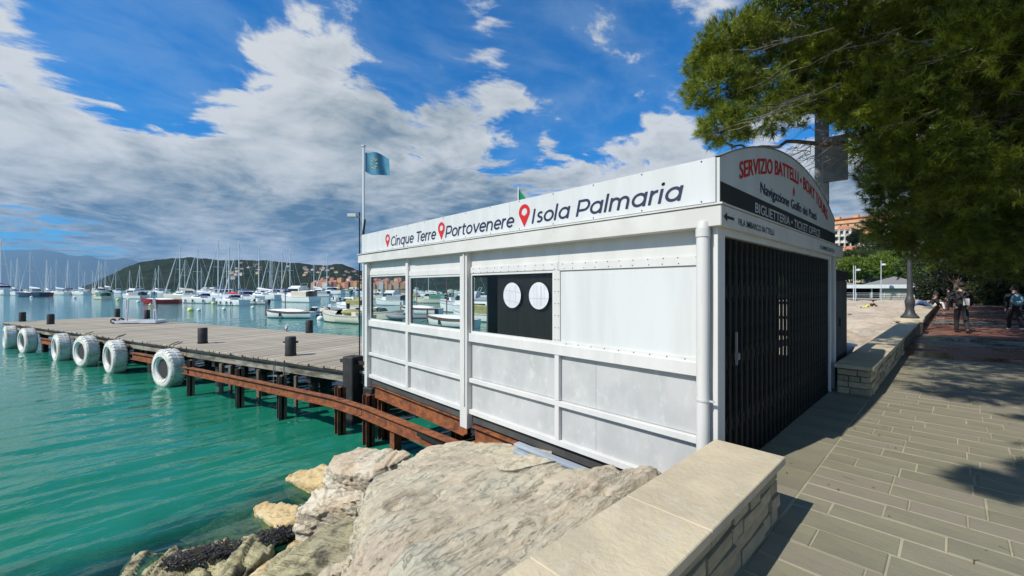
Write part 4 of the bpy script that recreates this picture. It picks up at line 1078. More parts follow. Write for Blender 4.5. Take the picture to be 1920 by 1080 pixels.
rock('low dark rock in shade between the layered block and the huge slab', [(-4.9, 1.9, -1.05), (-4.2, 2.1, -.95), (-3.9, 1.5, -.95), (-4.5, .9, -1.1), (-5.0, 1.2, -1.2)], .5, 'rock_weed', .03, rad(20), .04, seed=12)
rock('drowned brown rock seen through the water beyond the seaweed rock', [(-7.4, 1.3, -1.62), (-6.6, 2.0, -1.58), (-5.9, 1.7, -1.56), (-6.0, .8, -1.56), (-6.9, .5, -1.60)], .5, 'rock_weed', .04, rad(20), .07, seed=13)
rock('drowned dark rock near the bottom left seen through the water', [(-6.4, .6, -1.6), (-5.7, 1.0, -1.56), (-5.5, .4, -1.58), (-6.2, -.2, -1.6)], .5, 'rock_weed', .04, rad(20), .07, seed=14)
for k, (x, y, z, s) in enumerate(((-5.2, 3.4, -1.0, .5), (-4.4, 4.2, -.95, .6), (-3.6, 4.9, -.9, .6), (-5.6, 4.6, -1.35, .5), (-2.6, 4.4, -.7, .7), (-4.0, 3.0, -.9, .5), (-5.9, 2.6, -1.5, .4))):
    rr_ = random.Random(k+40)
    rock('shaded shore rock number %s from the water under the kiosk floor' % ('one two three four five six seven'.split()[k]) if False else
         ['rock under the kiosk beside the outer rusty post', 'rock in the dark directly behind the white middle post foot', 'rock deep in the shade below the kiosk floor', 'wet rock at the waterline below the kiosk floor', 'large rock below the grey board bundle', 'rock in the gap behind the upper slab', 'rock at the waterline behind the light boulder'][k],
         [(x+s*math.cos(a)*rr_.uniform(.7, 1), y+s*math.sin(a)*rr_.uniform(.7, 1), z+rr_.uniform(-.12, .12)) for a in (0, 1, 2, 3.1, 4.2, 5.2)], s*.8, 'rock_weed', .05, rad(30*k), .04, seed=20+k)
# seaweed clinging at the waterline
def weed(label, cx, cy, z, rx, ry, n, rot):
    rg = np.random.default_rng(int(cx*-100)); V = []; F = []
    for i in range(n):
        a = rg.uniform(0, 6.28); q = rg.uniform(0, 1)**.6; lx, ly = q*rx*math.cos(a), q*ry*math.sin(a)
        x = cx+lx*math.cos(rot)-ly*math.sin(rot); y = cy+lx*math.sin(rot)+ly*math.cos(rot)
        L = rg.uniform(.02, .05); b = rg.uniform(0, 6.28); w = .012; dz = rg.uniform(-.02, .03)
        o = len(V); c, s = math.cos(b), math.sin(b)
        V += [(x-s*w, y+c*w, z+dz), (x+s*w, y-c*w, z+dz), (x+c*L, y+s*L, z+dz+rg.uniform(-.01, .03))]; F.append((o, o+1, o+2))
    o = np_mesh('seaweed', V, F, 'seaweed', kind='stuff'); return tagit(o, label, 'seaweed')
p = Z(385, 1045, -1.40); weed('dark seaweed across the middle of the pale lowest rock', p.x, p.y, -1.36, .42, .16, 1500, rad(72))
p = Z(520, 1002, -1.42); weed('dark seaweed in the gully between the yellow rocks', p.x, p.y, -1.42, .40, .15, 1300, rad(72))

# ================================================================ FAR LAND
def hill(name, ridge, d0, d1, material, amp, nu=260, nv=46, back=.35, seed=0, shore_py=None, fs=.02, z0=WZ-2, prof=None):
    px = np.array([r[0] for r in ridge]); py = np.array([r[1] for r in ridge])
    P = np.linspace(px[0], px[-1], nu); RY = np.interp(P, px, py)
    V = []
    for j in range(nv):
        t = j/(nv-1)
        for i in range(nu):
            d = ray(P[i], 540)
            zt = HC+(540-RY[i])/FPX*d1
            if t <= .75:
                u = t/.75; dist = d0+(d1-d0)*u; z = z0+(zt-z0)*(math.sin(u*math.pi/2)**.9 if prof is None else u**prof)
            else:
                u = (t-.75)/.25; dist = d1*(1+back*u); z = zt*(1-u)**1.2+z0*u
            V.append((d[0]*dist, d[1]*dist, z))
    V = np.array(V); Q = V*[fs, fs, 0]+seed
    n = (fbm(Q, 5, .6)-.5)*2*amp+(fbm(Q*6, 3)-.5)*amp*.7
    lift = np.clip((V[:, 2]-z0)/8, 0, 1); V[:, 2] += n*lift
    return np_mesh(name, V, gridF(nu, nv), material, kind='structure', smooth=True)
prom = [(150, 541), (170, 534), (190, 524), (215, 514), (240, 501), (262, 493), (290, 488), (330, 485), (350, 483), (380, 486), (420, 488), (450, 489), (470, 491), (500, 490), (530, 492), (560, 493), (585, 497), (605, 498), (625, 496), (640, 495), (655, 500), (668, 506), (690, 510), (720, 506), (780, 495), (860, 488), (960, 485), (1100, 480), (1250, 490), (1400, 500), (1560, 505)]
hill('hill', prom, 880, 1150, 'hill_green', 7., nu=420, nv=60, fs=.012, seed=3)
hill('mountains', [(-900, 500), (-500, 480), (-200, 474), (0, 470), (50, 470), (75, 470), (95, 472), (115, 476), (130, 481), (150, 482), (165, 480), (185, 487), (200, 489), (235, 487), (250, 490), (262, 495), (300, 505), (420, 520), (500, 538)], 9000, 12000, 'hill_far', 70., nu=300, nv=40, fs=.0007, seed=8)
hill('hillside', [(1380, 500), (1480, 470), (1540, 456), (1600, 450), (1650, 445), (1720, 436), (1800, 432), (1900, 425), (2050, 430), (2300, 470)], 100, 290, 'hill_town', 1.5, nu=120, nv=50, fs=.06, seed=5, z0=-.5, prof=1.15)
# pale rocky beach right of the kiosk, in front of the pavilion
def beach(u, v):
    y = 10.5+75*v**1.3; x = -1.5-(1.5+y*.55)*u
    z = -.28-.9*u**1.5+1.1*(float(fbm(np.array([[x*.55, y*.4, 0]]), 4, .6)[0])-.5)
    return (x, y, z)
Vb, Fb = grid_mesh(beach, 90, 260)
np_mesh('beach', Vb, Fb, 'rock_beach', kind='structure', smooth=True)
for k, (px, py, s, l) in enumerate(((1585, 590, .8, 'pale beach rock nearest the grey cabinet'), (1625, 575, 1.3, 'broad pale beach rock left of the iron lamp post'), (1655, 600, .9, 'beach rock between the low wall and the lamp post foot'), (1600, 568, 1.6, 'long beach rock just below the pavilion railing'), (1612, 622, .7, 'sandy coloured rock low on the beach beside the shaded wall'), (1665, 568, 1.5, 'far beach rock behind the iron lamp post'))):
    p = onZ(px, py, -.45); rr_ = random.Random(k)
    rock(l, [(p.x+s*math.cos(a)*rr_.uniform(.7, 1.1), p.y+1.6*s*math.sin(a)*rr_.uniform(.7, 1.1), p.z+rr_.uniform(.0, .25)*s) for a in (0, .9, 1.9, 3, 4.1, 5.2)], s*.6, 'rock_beach', .05*s, rad(20*k), .05, seed=60+k, group='boulders of the beach')

# ================================================================ VILLAGE ACROSS THE BAY
def simple_house(p, w, d, h, rz, wm, label, group, rh=.25, cat='house', windows=0, roofm='terracotta'):
    t = empty('house', label, cat, tuple(p), rz, group)
    build(MB().box((-w/2, -d/2, -3), (w/2, d/2, h)), 'wall', wm, t)
    e = .25
    rf = MB().add([(-w/2-e, -d/2-e, h), (w/2+e, -d/2-e, h), (w/2+e, d/2+e, h), (-w/2-e, d/2+e, h), (-w/2+d*.3, 0, h+w*rh), (w/2-d*.3, 0, h+w*rh)], [(0, 1, 5, 4), (1, 2, 5), (2, 3, 4, 5), (3, 0, 4), (3, 2, 1, 0)])
    build(rf, 'roof', roofm, t)
    if windows:
        n = max(2, int(w/3.2)); st = max(1, int(h/3))
        for i in range(n):
            for j in range(st):
                x = -w/2+(i+.5)*w/n; z = .9+j*3
                build(MB().box((x-.5, -d/2-.04, z), (x+.5, -d/2+.05, z+1.5)), 'window', 'window_dark', t)
    return t
hr = random.Random(21); hk = 0
def ridge_z(px, dist):
    RY = np.interp(px, [r[0] for r in prom], [r[1] for r in prom]); zt = HC+(540-RY)/FPX*1150
    u = (dist-880)/270; return WZ-2+(zt-WZ+2)*math.sin(max(0, min(1, u))*math.pi/2)**.9
tones = {'wall_pink': 'pink', 'wall_yellow': 'yellow', 'wall_orange': 'orange', 'wall_white': 'white', 'wall_red': 'red'}
vill = []
px = 588.
while px < 770:
    for row in range(3):
        if row and hr.random() < .3: continue
        dist = 892+row*17+hr.uniform(-4, 4); q = px+hr.uniform(-2, 2)+row*2
        vill.append((q, dist, hr.uniform(6, 11), hr.uniform(8, 15), hr.choice(['wall_pink', 'wall_pink', 'wall_yellow', 'wall_orange', 'wall_orange', 'wall_red', 'wall_white']), row))
    px += hr.uniform(6.5, 9.5)
vill.sort(key=lambda v: v[0])
rown = ['on the waterfront', 'in the second row', 'in the top row']
for i, (px, dist, w, h, wm, row) in enumerate(vill):
    d = ray(px, 540)
    simple_house((d[0]*dist, d[1]*dist, max(1., ridge_z(px, dist)*.55)), w, 9, h, AZ+rad(hr.uniform(-15, 15)), wm, '%s village house %s across the bay' % (tones[wm], rown[row]), 'houses of the village across the bay, %s %s' % (tones[wm], rown[row]))
for i in range(40):
    px = hr.choice((hr.uniform(430, 500), hr.uniform(540, 680), hr.uniform(560, 680))); dist = hr.uniform(930, 1050); d = ray(px, 540)
    wm = hr.choice(['wall_white', 'wall_yellow', 'wall_white'])
    simple_house((d[0]*dist, d[1]*dist, ridge_z(px, dist)*.93), hr.uniform(6, 10), 7, hr.uniform(3.5, 5.5), AZ+rad(hr.uniform(-25, 25)), wm, 'small %s villa among the trees of the green headland' % tones[wm], 'villas scattered on the green headland, %s' % tones[wm], roofm='roof_muted')

# ================================================================ HOUSES ABOVE THE BEACH
def facade(name_label, px0, px1, py_base, dist, h, depth, turn, wm, floors, nwin, roof='flat', group=None, cat='building', winm='shutter', cols=False, roof_h=2.5, wh=1.7):
    pm = (px0+px1)/2; p = at(pm, py_base, dist); w = (px1-px0)/FPX*dist/max(.3, math.cos(turn))
    brg = math.atan2((pm-960)/FPX, 1)
    t = empty('building', name_label, cat, tuple(p), AZ-brg+turn, group)
    build(MB().box((-w/2, 0, -12), (w/2, depth, h)), 'wall', wm, t)
    fh = h/floors
    for j in range(floors):
        for i in range(nwin):
            x = -w/2+(i+.5)*w/nwin; z = j*fh+fh*.28; ww = min(1.2, w/nwin*.5)
            f = build(MB().box((x-ww/2-.1, -.05, z-.1), (x+ww/2+.1, .02, z+wh+.1)), 'window', 'wall_white', t)
            build(MB().box((x-ww/2, -.08, z), (x+ww/2, -.052, z+wh)), 'pane', winm, f)
        if cols:
            build(MB().box((-w/2, -1.4, j*fh-.25), (w/2, -.1, j*fh)), 'balcony_slab', 'wall_white', t)
            build(MB().box((-w/2, -1.4, j*fh+.9), (w/2, -1.3, j*fh+1.0)), 'balcony_rail', 'wall_white', t)
    if cols:
        for i in range(nwin+1):
            x = -w/2+i*w/nwin; build(MB().box((x-.18, -1.45, -1), (x+.18, -1.1, h)), 'column', 'wall_white', t)
    if roof == 'flat':
        build(MB().box((-w/2-.5, -.6, h), (w/2+.5, depth+.5, h+.5)), 'cornice', 'wall_pink', t)
        build(MB().box((-w/2+1, 1.2, h+.5), (w/2-1, depth, h+3.2)), 'attic', 'wall_orange', t)
        build(MB().add([(-w/2, .2, h+3.2), (w/2, .2, h+3.2), (w/2, depth, h+3.2), (-w/2, depth, h+3.2), (-w/2+3, depth/2, h+5), (w/2-3, depth/2, h+5)], [(0, 1, 5, 4), (1, 2, 5), (2, 3, 4, 5), (3, 0, 4), (0, 3, 2, 1)]), 'roof', 'terracotta', t)
        for i in range(5):
            x = -w/2+(i+.5)*w/5; build(MB().box((x-1.3, 1.0, h+3.3), (x+1.3, 4, h+5.0)), 'dormer', 'wall_orange', t)
    else:
        e = .6
        rf = build(MB().add([(-w/2-e, -e, h), (w/2+e, -e, h), (w/2+e, depth+e, h), (-w/2-e, depth+e, h), (-w/2+3, depth/2, h+roof_h), (w/2-3, depth/2, h+roof_h)], [(0, 1, 5, 4), (1, 2, 5), (2, 3, 4, 5), (3, 0, 4), (0, 3, 2, 1)]), 'roof', 'terracotta', t)
        build(MB().box((-w*.2-.5, depth*.3, h+.5), (-w*.2+.5, depth*.3+1, h+roof_h+1)), 'chimney', 'wall_orange', rf)
        build(MB().box((w*.1-1.2, depth*.12, h+.3), (w*.1+1.2, depth*.4, h+1.9)), 'dormer', 'wall_yellow', rf)
        build(MB().box((-w/2-.3, -.3, h-.5), (w/2+.3, -.01, h-.02)), 'eaves', 'wall_white', t)
    return t
facade('large terracotta apartment building highest on the hillside', 1535, 1672, 462, 262, 15, 16, rad(-14), 'wall_orange', 5, 13)
facade('white building with rows of balconies and columns below the apartment building', 1520, 1594, 468, 205, 9.5, 12, rad(4), 'wall_white', 3, 9, roof='hip', cols=True, winm='window_dark')
facade('yellow house with low orange roof and shuttered windows behind the pine trees', 1540, 1618, 512, 128, 5.2, 11, rad(-4), 'wall_yellow', 2, 6, roof='hip', roof_h=3.4)
facade('small yellow house with orange roof beside the dark cypress', 1602, 1640, 462, 215, 6, 9, rad(-10), 'wall_yellow', 2, 4, roof='hip', roof_h=3)
facade('ochre house half hidden by trees at the top right of the hillside', 1645, 1690, 440, 235, 8, 10, rad(6), 'wall_yellow', 3, 4, roof='hip', roof_h=3)

# beach pavilion
pvp = at(1640, 557, 74); pvr = AZ-math.atan2((1640-960)/FPX, 1)+rad(-2)
PV = empty('pavilion', 'low beach pavilion with grey hipped roofs, white fascia and railing', 'pavilion', (pvp.x, pvp.y, -.15), pvr)
pv = lambda mb, n, m, **k: build(mb, n, m, PV, **k)
pv(MB().box((-12, 0, -.3), (7, 9, 0)), 'deck', 'concrete')
pv(MB().box((-12.4, -.5, 1.75), (7.4, 9.4, 2.4)), 'fascia', 'sign_white')
for x0, x1, hh in ((-12, -1.9, 1.1), (-1.8, 6.9, 1.5)):
    pv(MB().add([(x0, -.3, 2.4), (x1, -.3, 2.4), (x1, 9.2, 2.4), (x0, 9.2, 2.4), ((x0+x1)/2, 4, 2.4+hh)], [(0, 1, 4), (1, 2, 4), (2, 3, 4), (3, 0, 4), (0, 3, 2, 1)]), 'roof', 'roof_grey')
pv(MB().box((.6, .4, 0), (5.2, .6, 1.74)), 'panel', 'panel_beige')
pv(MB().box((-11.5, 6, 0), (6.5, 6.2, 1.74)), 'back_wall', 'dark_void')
for x in (-11.8, -8, -4.2, -.4, 5.6, 6.8): pv(MB().box((x-.1, .2, 0), (x+.1, .4, 1.748)), 'post', 'sign_white')
for z in (.35, .62, .9): pv(MB().box((-12, -.05, z-.02), (7, 0, z+.02)), 'railing_bar', 'steel_white')
for k in range(11): pv(MB().box((-12+k*1.9-.03, -.08, 0), (-12+k*1.9+.03, -.055, .95)), 'railing_post', 'steel_white')
for k in range(6): pv(MB().box((-11.5+k*3.5, 1, -2.5), (-11.2+k*3.5, 1.3, -.3)), 'pile', 'black_pile')

# ================================================================ LAMPS, POLES AND FLAGS
def iron_lamp(label, p, h, s=1., group='iron lamp posts along the promenade'):
    t = empty('lamp_post', label, 'street lamp', tuple(p), 0, group)
    build(MB().lathe([(.26*s, 0), (.26*s, .06*s), (.20*s, .12*s), (.15*s, .2*s), (.12*s, .35*s), (.135*s, .5*s), (.15*s, .62*s), (.11*s, .75*s), (.09*s, .82*s), (.085*s, 1.1*s), (.07*s, h*.7), (.055*s, h-.05)], (0, 0, 0), 16), 'column', 'lamp_iron', t, smooth=True)
    build(MB().lathe([(.02, h-.06), (.10, h), (.12, h+.03), (.05, h+.05)], (0, 0, 0), 12), 'collar', 'lamp_iron', t)
    gl_ = build(MB().lathe([(.10, h+.05), (.21, h+.42), (.20, h+.44)], (0, 0, 0), 6), 'lantern', 'lamp_glass', t)
    build(MB().lathe([(.24, h+.43), (.12, h+.58), (.05, h+.62), (.03, h+.72), (.001, h+.76)], (0, 0, 0), 6), 'lantern_cap', 'lamp_iron', gl_)
    return t
iron_lamp('iron lamp post on the squat stone pier of the low wall', (-1.1, 21.2, .54), 3.3)
iron_lamp('iron lamp post farther down the promenade, right of the seated people', tuple(onZ(1757, 556, 0)), 2.9)
iron_lamp('smallest iron lamp post, farthest along the beach wall', tuple(onZ(1731, 551, 0)), 3.3)
def mast_lamp(label, px, dist, z0, ztop, arm=0):
    q = at(px, 540, dist); t = empty('lamp_mast', label, 'lamp mast', (q.x, q.y, z0), AZ)
    build(MB().tube([(0, 0, 0), (0, 0, ztop-z0)], [.07, .05], 8), 'mast', 'steel_white', t, smooth=True)
    if arm: build(MB().tube([(0, 0, ztop-z0-.9), (arm, 0, ztop-z0-.75)], .04, 6).lathe([(.02, ztop-z0-.85), (.35, ztop-z0-.8), (.3, ztop-z0-.55), (.02, ztop-z0-.5)], (arm, 0, 0), 10), 'lamp', 'sign_white', t)
    return t
mast_lamp('thin white mast with lamp rising left over the beach pavilion', 1604, 70, -.5, 5.4, .5)
mast_lamp('thin white mast standing close left of the lamp mast at the pavilion', 1600.5, 66, -.5, 5.2)
mast_lamp('white mast with round lamp in the middle of the pavilion front', 1652, 70, -.5, 6.3, .45)
mast_lamp('tall white mast at the right end of the pavilion', 1705, 68, -.5, 7.2)
mast_lamp('slim grey pole at the shaded end of the promenade', 1853, 44, 0, 3.6)
build(MB().box((-.14, -.1, 1.9), (.14, .1, 2.4)), 'sign_box', 'sign_white', [o for o in COL.objects if o.get('label', '').startswith('slim grey pole')][0])

def flag_cloth(w, h, m, parent, x0, z0, droop=.12, waves=1.5, name='flag', y=0):
    nx, nz = 22, 12; V = []
    for j in range(nz+1):
        for i in range(nx+1):
            u, v = i/nx, j/nz
            V.append((x0+u*w*.93, y+.07*math.sin(u*waves*6.28+v*1.2)*u**.5, z0+v*h-droop*u*(1+.3*v)-.05*math.sin(u*5+v*2)))
    F = gridF(nx+1, nz+1)
    return np_mesh(name, V, F, m, parent, smooth=True)
q = at(682, 540, 11.2); fp = empty('flagpole', 'tall white flagpole with faded blue flag behind the left end of the kiosk', 'flagpole', (q.x, q.y, -1.6), AZ)
build(MB().tube([(0, 0, 0), (0, 0, 7.08)], [.045, .03], 10).lathe([(.001, 7.12), (.06, 7.1), (.06, 7.07), (.02, 7.06)], (0, 0, 0), 10), 'pole', 'mast', fp, smooth=True)
c = flag_cloth(.72, .56, 'flag_blue', fp, .04, 6.40, .16)
for k in range(8):
    a = 2*math.pi*k/8; u = .37+.12*math.cos(a); v = .5+.2*math.sin(a)
    x = .04+u*.72*.93; z = 6.40+v*.56-.16*u*(1+.3*v)-.05*math.sin(u*5+v*2); y_ = .07*math.sin(u*1.5*6.28+v*1.2)*u**.5
    build(MB().box((x-.022, y_-.01, z-.022), (x+.022, y_-.006, z+.022)), 'star', 'flag_star', c)
build(MB().tube([(.01, 0, 4.0), (.035, -.01, 4.4), (.0, -.04, 4.7), (.035, -.01, 5.1)], .03, 6), 'halyard_wrap', 'ink_black', fp)
fl = empty('floodlight', 'white floodlight on a thin dark pole just left of the flagpole', 'floodlight', (q.x-.06, q.y-.05, -1.6), AZ)
build(MB().tube([(-.04, 0, 0), (-.04, 0, 5.3)], .018, 8), 'pole', 'gate_metal', fl)
build(MB().box((-.34, -.09, 5.16), (-.10, .09, 5.25)).box((-.10, -.03, 5.13), (-.04, .03, 5.19)), 'lamp_head', 'sign_white', fl, bevel=.01)
q = at(972, 540, 12.); ft = empty('flagpole', 'short flagpole with green white and red flag showing just over the kiosk fascia', 'flagpole', (q.x, q.y, -1.), AZ)
build(MB().tube([(0, 0, 0), (0, 0, 5.58)], .02, 8), 'pole', 'mast', ft)
for k, m_ in enumerate(('flag_green', 'flag_white', 'flag_red')):
    nx, nz = 6, 14; V = []
    for j in range(nz+1):
        for i in range(nx+1):
            u = (k+i/nx)/3; v = j/nz
            V.append((.02+u*.62, .06*math.sin(u*7+v*2)*u, 4.55+v*.95-.62*u*(.7+.6*v)))
    np_mesh('flag_stripe', V, gridF(nx+1, nz+1), m_, ft, smooth=True)
# square steel pole with a box behind the arch
q = at(1541, 540, 10.2); sp = empty('sign_pole', 'square grey pole carrying a pale sign box behind the arched board', 'pole', (q.x, q.y, -.3), rad(8))
build(MB().box((-.14, -.14, 0), (.14, .14, 6.8)), 'pole', 'pole_grey', sp, bevel=.01)
build(MB().box((.02, -.32, 4.50), (.50, -.145, 5.55)), 'sign_box', 'concrete', sp, bevel=.01)

# ================================================================ BOATS
def hull_mesh(L, B, H, D=.35, bow=.22, stern=.8, sheer=.25, n=14, full=.5, transom=.0):
    """sections from stern (x=-L/2) to bow (x=L/2); returns hull MB, deck MB, sheer fn"""
    secs = []
    for i in range(n+1):
        u = i/n; x = -L/2+L*u
        hw = B/2*(stern+(1-stern)*math.sin(min(1, u/full)*math.pi/2)) if u < full else B/2*max(.0, math.cos(((u-full)/(1-full))**1.5*math.pi/2))**.75
        hw = max(hw, .012)
        zt = H*(1+sheer*((u-.35)/.65)**2*(1 if u > .35 else .4)); dr = D*(1-.8*u**4)
        rake = bow*L*.25*max(0, u-.6)/.4
        secs.append([(x+rake, hw, zt), (x+rake*.8, hw*.98, zt*.6), (x+rake*.35, hw*.88, .08), (x, hw*.62, -dr*.5), (x-.0, .01, -dr)])
    mb = MB(); m = 5
    for s_ in secs:
        for p in s_: mb.v.append(p)
        for p in s_: mb.v.append((p[0], -p[1], p[2]))
    for i in range(n):
        a, b = i*10, (i+1)*10
        for k in range(4):
            mb.f.append((a+k, b+k, b+k+1, a+k+1)); mb.f.append((a+5+k, a+6+k, b+6+k, b+5+k))
    mb.f.append((0, 1, 2, 3, 4, 9, 8, 7, 6, 5))
    dk = MB()
    for s_ in secs: dk.v += [(s_[0][0], s_[0][1]*.97, s_[0][2]-.04), (s_[0][0], -s_[0][1]*.97, s_[0][2]-.04)]
    for i in range(n): dk.f.append((2*i, 2*i+1, 2*i+3, 2*i+2))
    def sh(u):
        i = min(n, max(0, int(round(u*n)))); return secs[i][0]
    return mb, dk, sh, secs
def band(secs, z0, z1, off=.012, w0=0, w1=None):
    mb = MB(); n = len(secs)
    for s in (1, -1):
        o = len(mb.v)
        for q in secs:
            p = q[0]; mb.v += [(p[0]+off, s*(p[1]+off), p[2]+z0), (p[0]+off, s*(p[1]+off), p[2]+z1)]
        for i in range(n-1): mb.f.append((o+2*i, o+2*i+2, o+2*i+3, o+2*i+1))
    return mb
def waterband(secs, L):
    mb = MB(); n = len(secs)
    for s in (1, -1):
        o = len(mb.v)
        for q in secs: a, b = q[2], q[3]; mb.v += [(a[0]+.005, s*(a[1]+.012), .10), (b[0]*.5+a[0]*.5, s*((a[1]+b[1])/2+.03), -.05)]
        for i in range(n-1): mb.f.append((o+2*i, o+2*i+2, o+2*i+3, o+2*i+1))
    return mb
def yacht(label, L=9., mast=11.5, hullm='hull_white', cover='canvas_blue', jib=True, hood='canvas_blue', fend=0, group='sailing yachts moored in the bay'):
    t = empty('sailing_yacht', label, 'yacht', (0, 0, WZ), 0, group)
    B = L*.31; H = L*.115
    hb, dk, sh, secs = hull_mesh(L, B, H, .4, stern=.72, sheer=.22)
    build(hb, 'hull', hullm, t, smooth=True); build(dk, 'deck', 'hull_white', t); build(waterband(secs, L), 'boot_stripe', 'antifoul', t)
    x0, x1 = -L*.12, L*.24; w = B*.28
    cab = MB().add([(x0, -w, H*.95), (x1, -w*.5, H*1.02), (x1, w*.5, H*1.02), (x0, w, H*.95), (x0, -w*.85, H*.95+.48), (x1-.5, -w*.4, H+.36), (x1-.5, w*.4, H+.36), (x0, w*.85, H*.95+.48)], [(4, 5, 6, 7), (0, 1, 5, 4), (1, 2, 6, 5), (2, 3, 7, 6), (3, 0, 4, 7)])
    cb_ = build(cab, 'cabin', 'hull_white', t)
    for s in (-1, 1):
        build(MB().add([(x0+.3, s*(w*.95), H+.16), (x1-1., s*(w*.62), H+.20), (x1-1., s*(w*.58), H+.33), (x0+.3, s*(w*.92), H+.36)], [(0, 1, 2, 3)]), 'cabin_window', 'boat_window', cb_)
    mx = L*.08
    build(MB().tube([(mx, 0, H), (mx-.1, 0, mast)], [.11, .08], 6), 'mast', 'mast', t)
    build(MB().tube([(mx, -B*.3, mast*.55), (mx, B*.3, mast*.55)], .025, 4), 'spreader', 'mast', t)
    build(MB().tube([(mx, 0, H+.95), (-L*.33, 0, H+.9)], .07, 6), 'boom', 'mast', t)
    build(MB().tube([(mx-.05, 0, H+1.25), (-L*.1, 0, H+1.12), (-L*.31, 0, H+1.02)], [.20, .16, .09], 7), 'sail_cover', cover, t)
    bx = L*.5
    if jib: build(MB().tube([(bx, 0, H*1.25+.1), ((bx+mx)/2, 0, (H+mast)*.5), (mx+.1, 0, mast*.93)], [.10, .085, .03], 6), 'furled_jib', 'canvas_white', t)
    else: build(MB().tube([(bx, 0, H*1.25+.1), (mx, 0, mast*.97)], .022, 4), 'forestay', 'mast', t)
    rg_ = MB().tube([(-L*.48, 0, H), (mx-.1, 0, mast)], .018, 3)
    for s in (-1, 1): rg_.tube([(mx-.1, s*B*.45, H), (mx, s*B*.3, mast*.55)], .016, 3).tube([(mx, s*B*.3, mast*.55), (mx-.1, 0, mast*.97)], .016, 3)
    build(rg_, 'rigging', 'mast', t, kind='stuff')
    if hood: build(MB().add([(x0+.5, -w, H+.4), (x0+.5, w, H+.4), (x0-.5, w*1.05, H+.85), (x0-.5, -w*1.05, H+.85), (x0-.6, w*1.05, H+.2), (x0-.6, -w*1.05, H+.2)], [(0, 1, 2, 3), (0, 3, 5), (1, 4, 2)]), 'sprayhood', hood, t)
    rail = MB()
    for k in range(7):
        q = secs[int(k*len(secs)/7)][0]
        for s in (-1, 1): rail.tube([(q[0], s*q[1]*.95, q[2]), (q[0], s*q[1]*.95, q[2]+.5)], .012, 3)
    q = secs[-2][0]; rail.tube([(q[0]-.6, q[1]+.2, q[2]), (q[0]-.6, q[1]+.2, q[2]+.55), (q[0]+.4, 0, q[2]+.55), (q[0]-.6, -q[1]-.2, q[2]+.55), (q[0]-.6, -q[1]-.2, q[2])], .016, 4)
    build(rail, 'railing', 'mast', t, kind='stuff')
    for k in range(fend):
        u = .25+.5*k/max(1, fend-1); q = secs[int(u*14)][0]
        for s in (-1, 1): build(MB().tube([(q[0], s*(q[1]+.10), .15), (q[0], s*(q[1]+.10), .75)], .11, 6), 'fender', 'fender_dark', t)
    return t
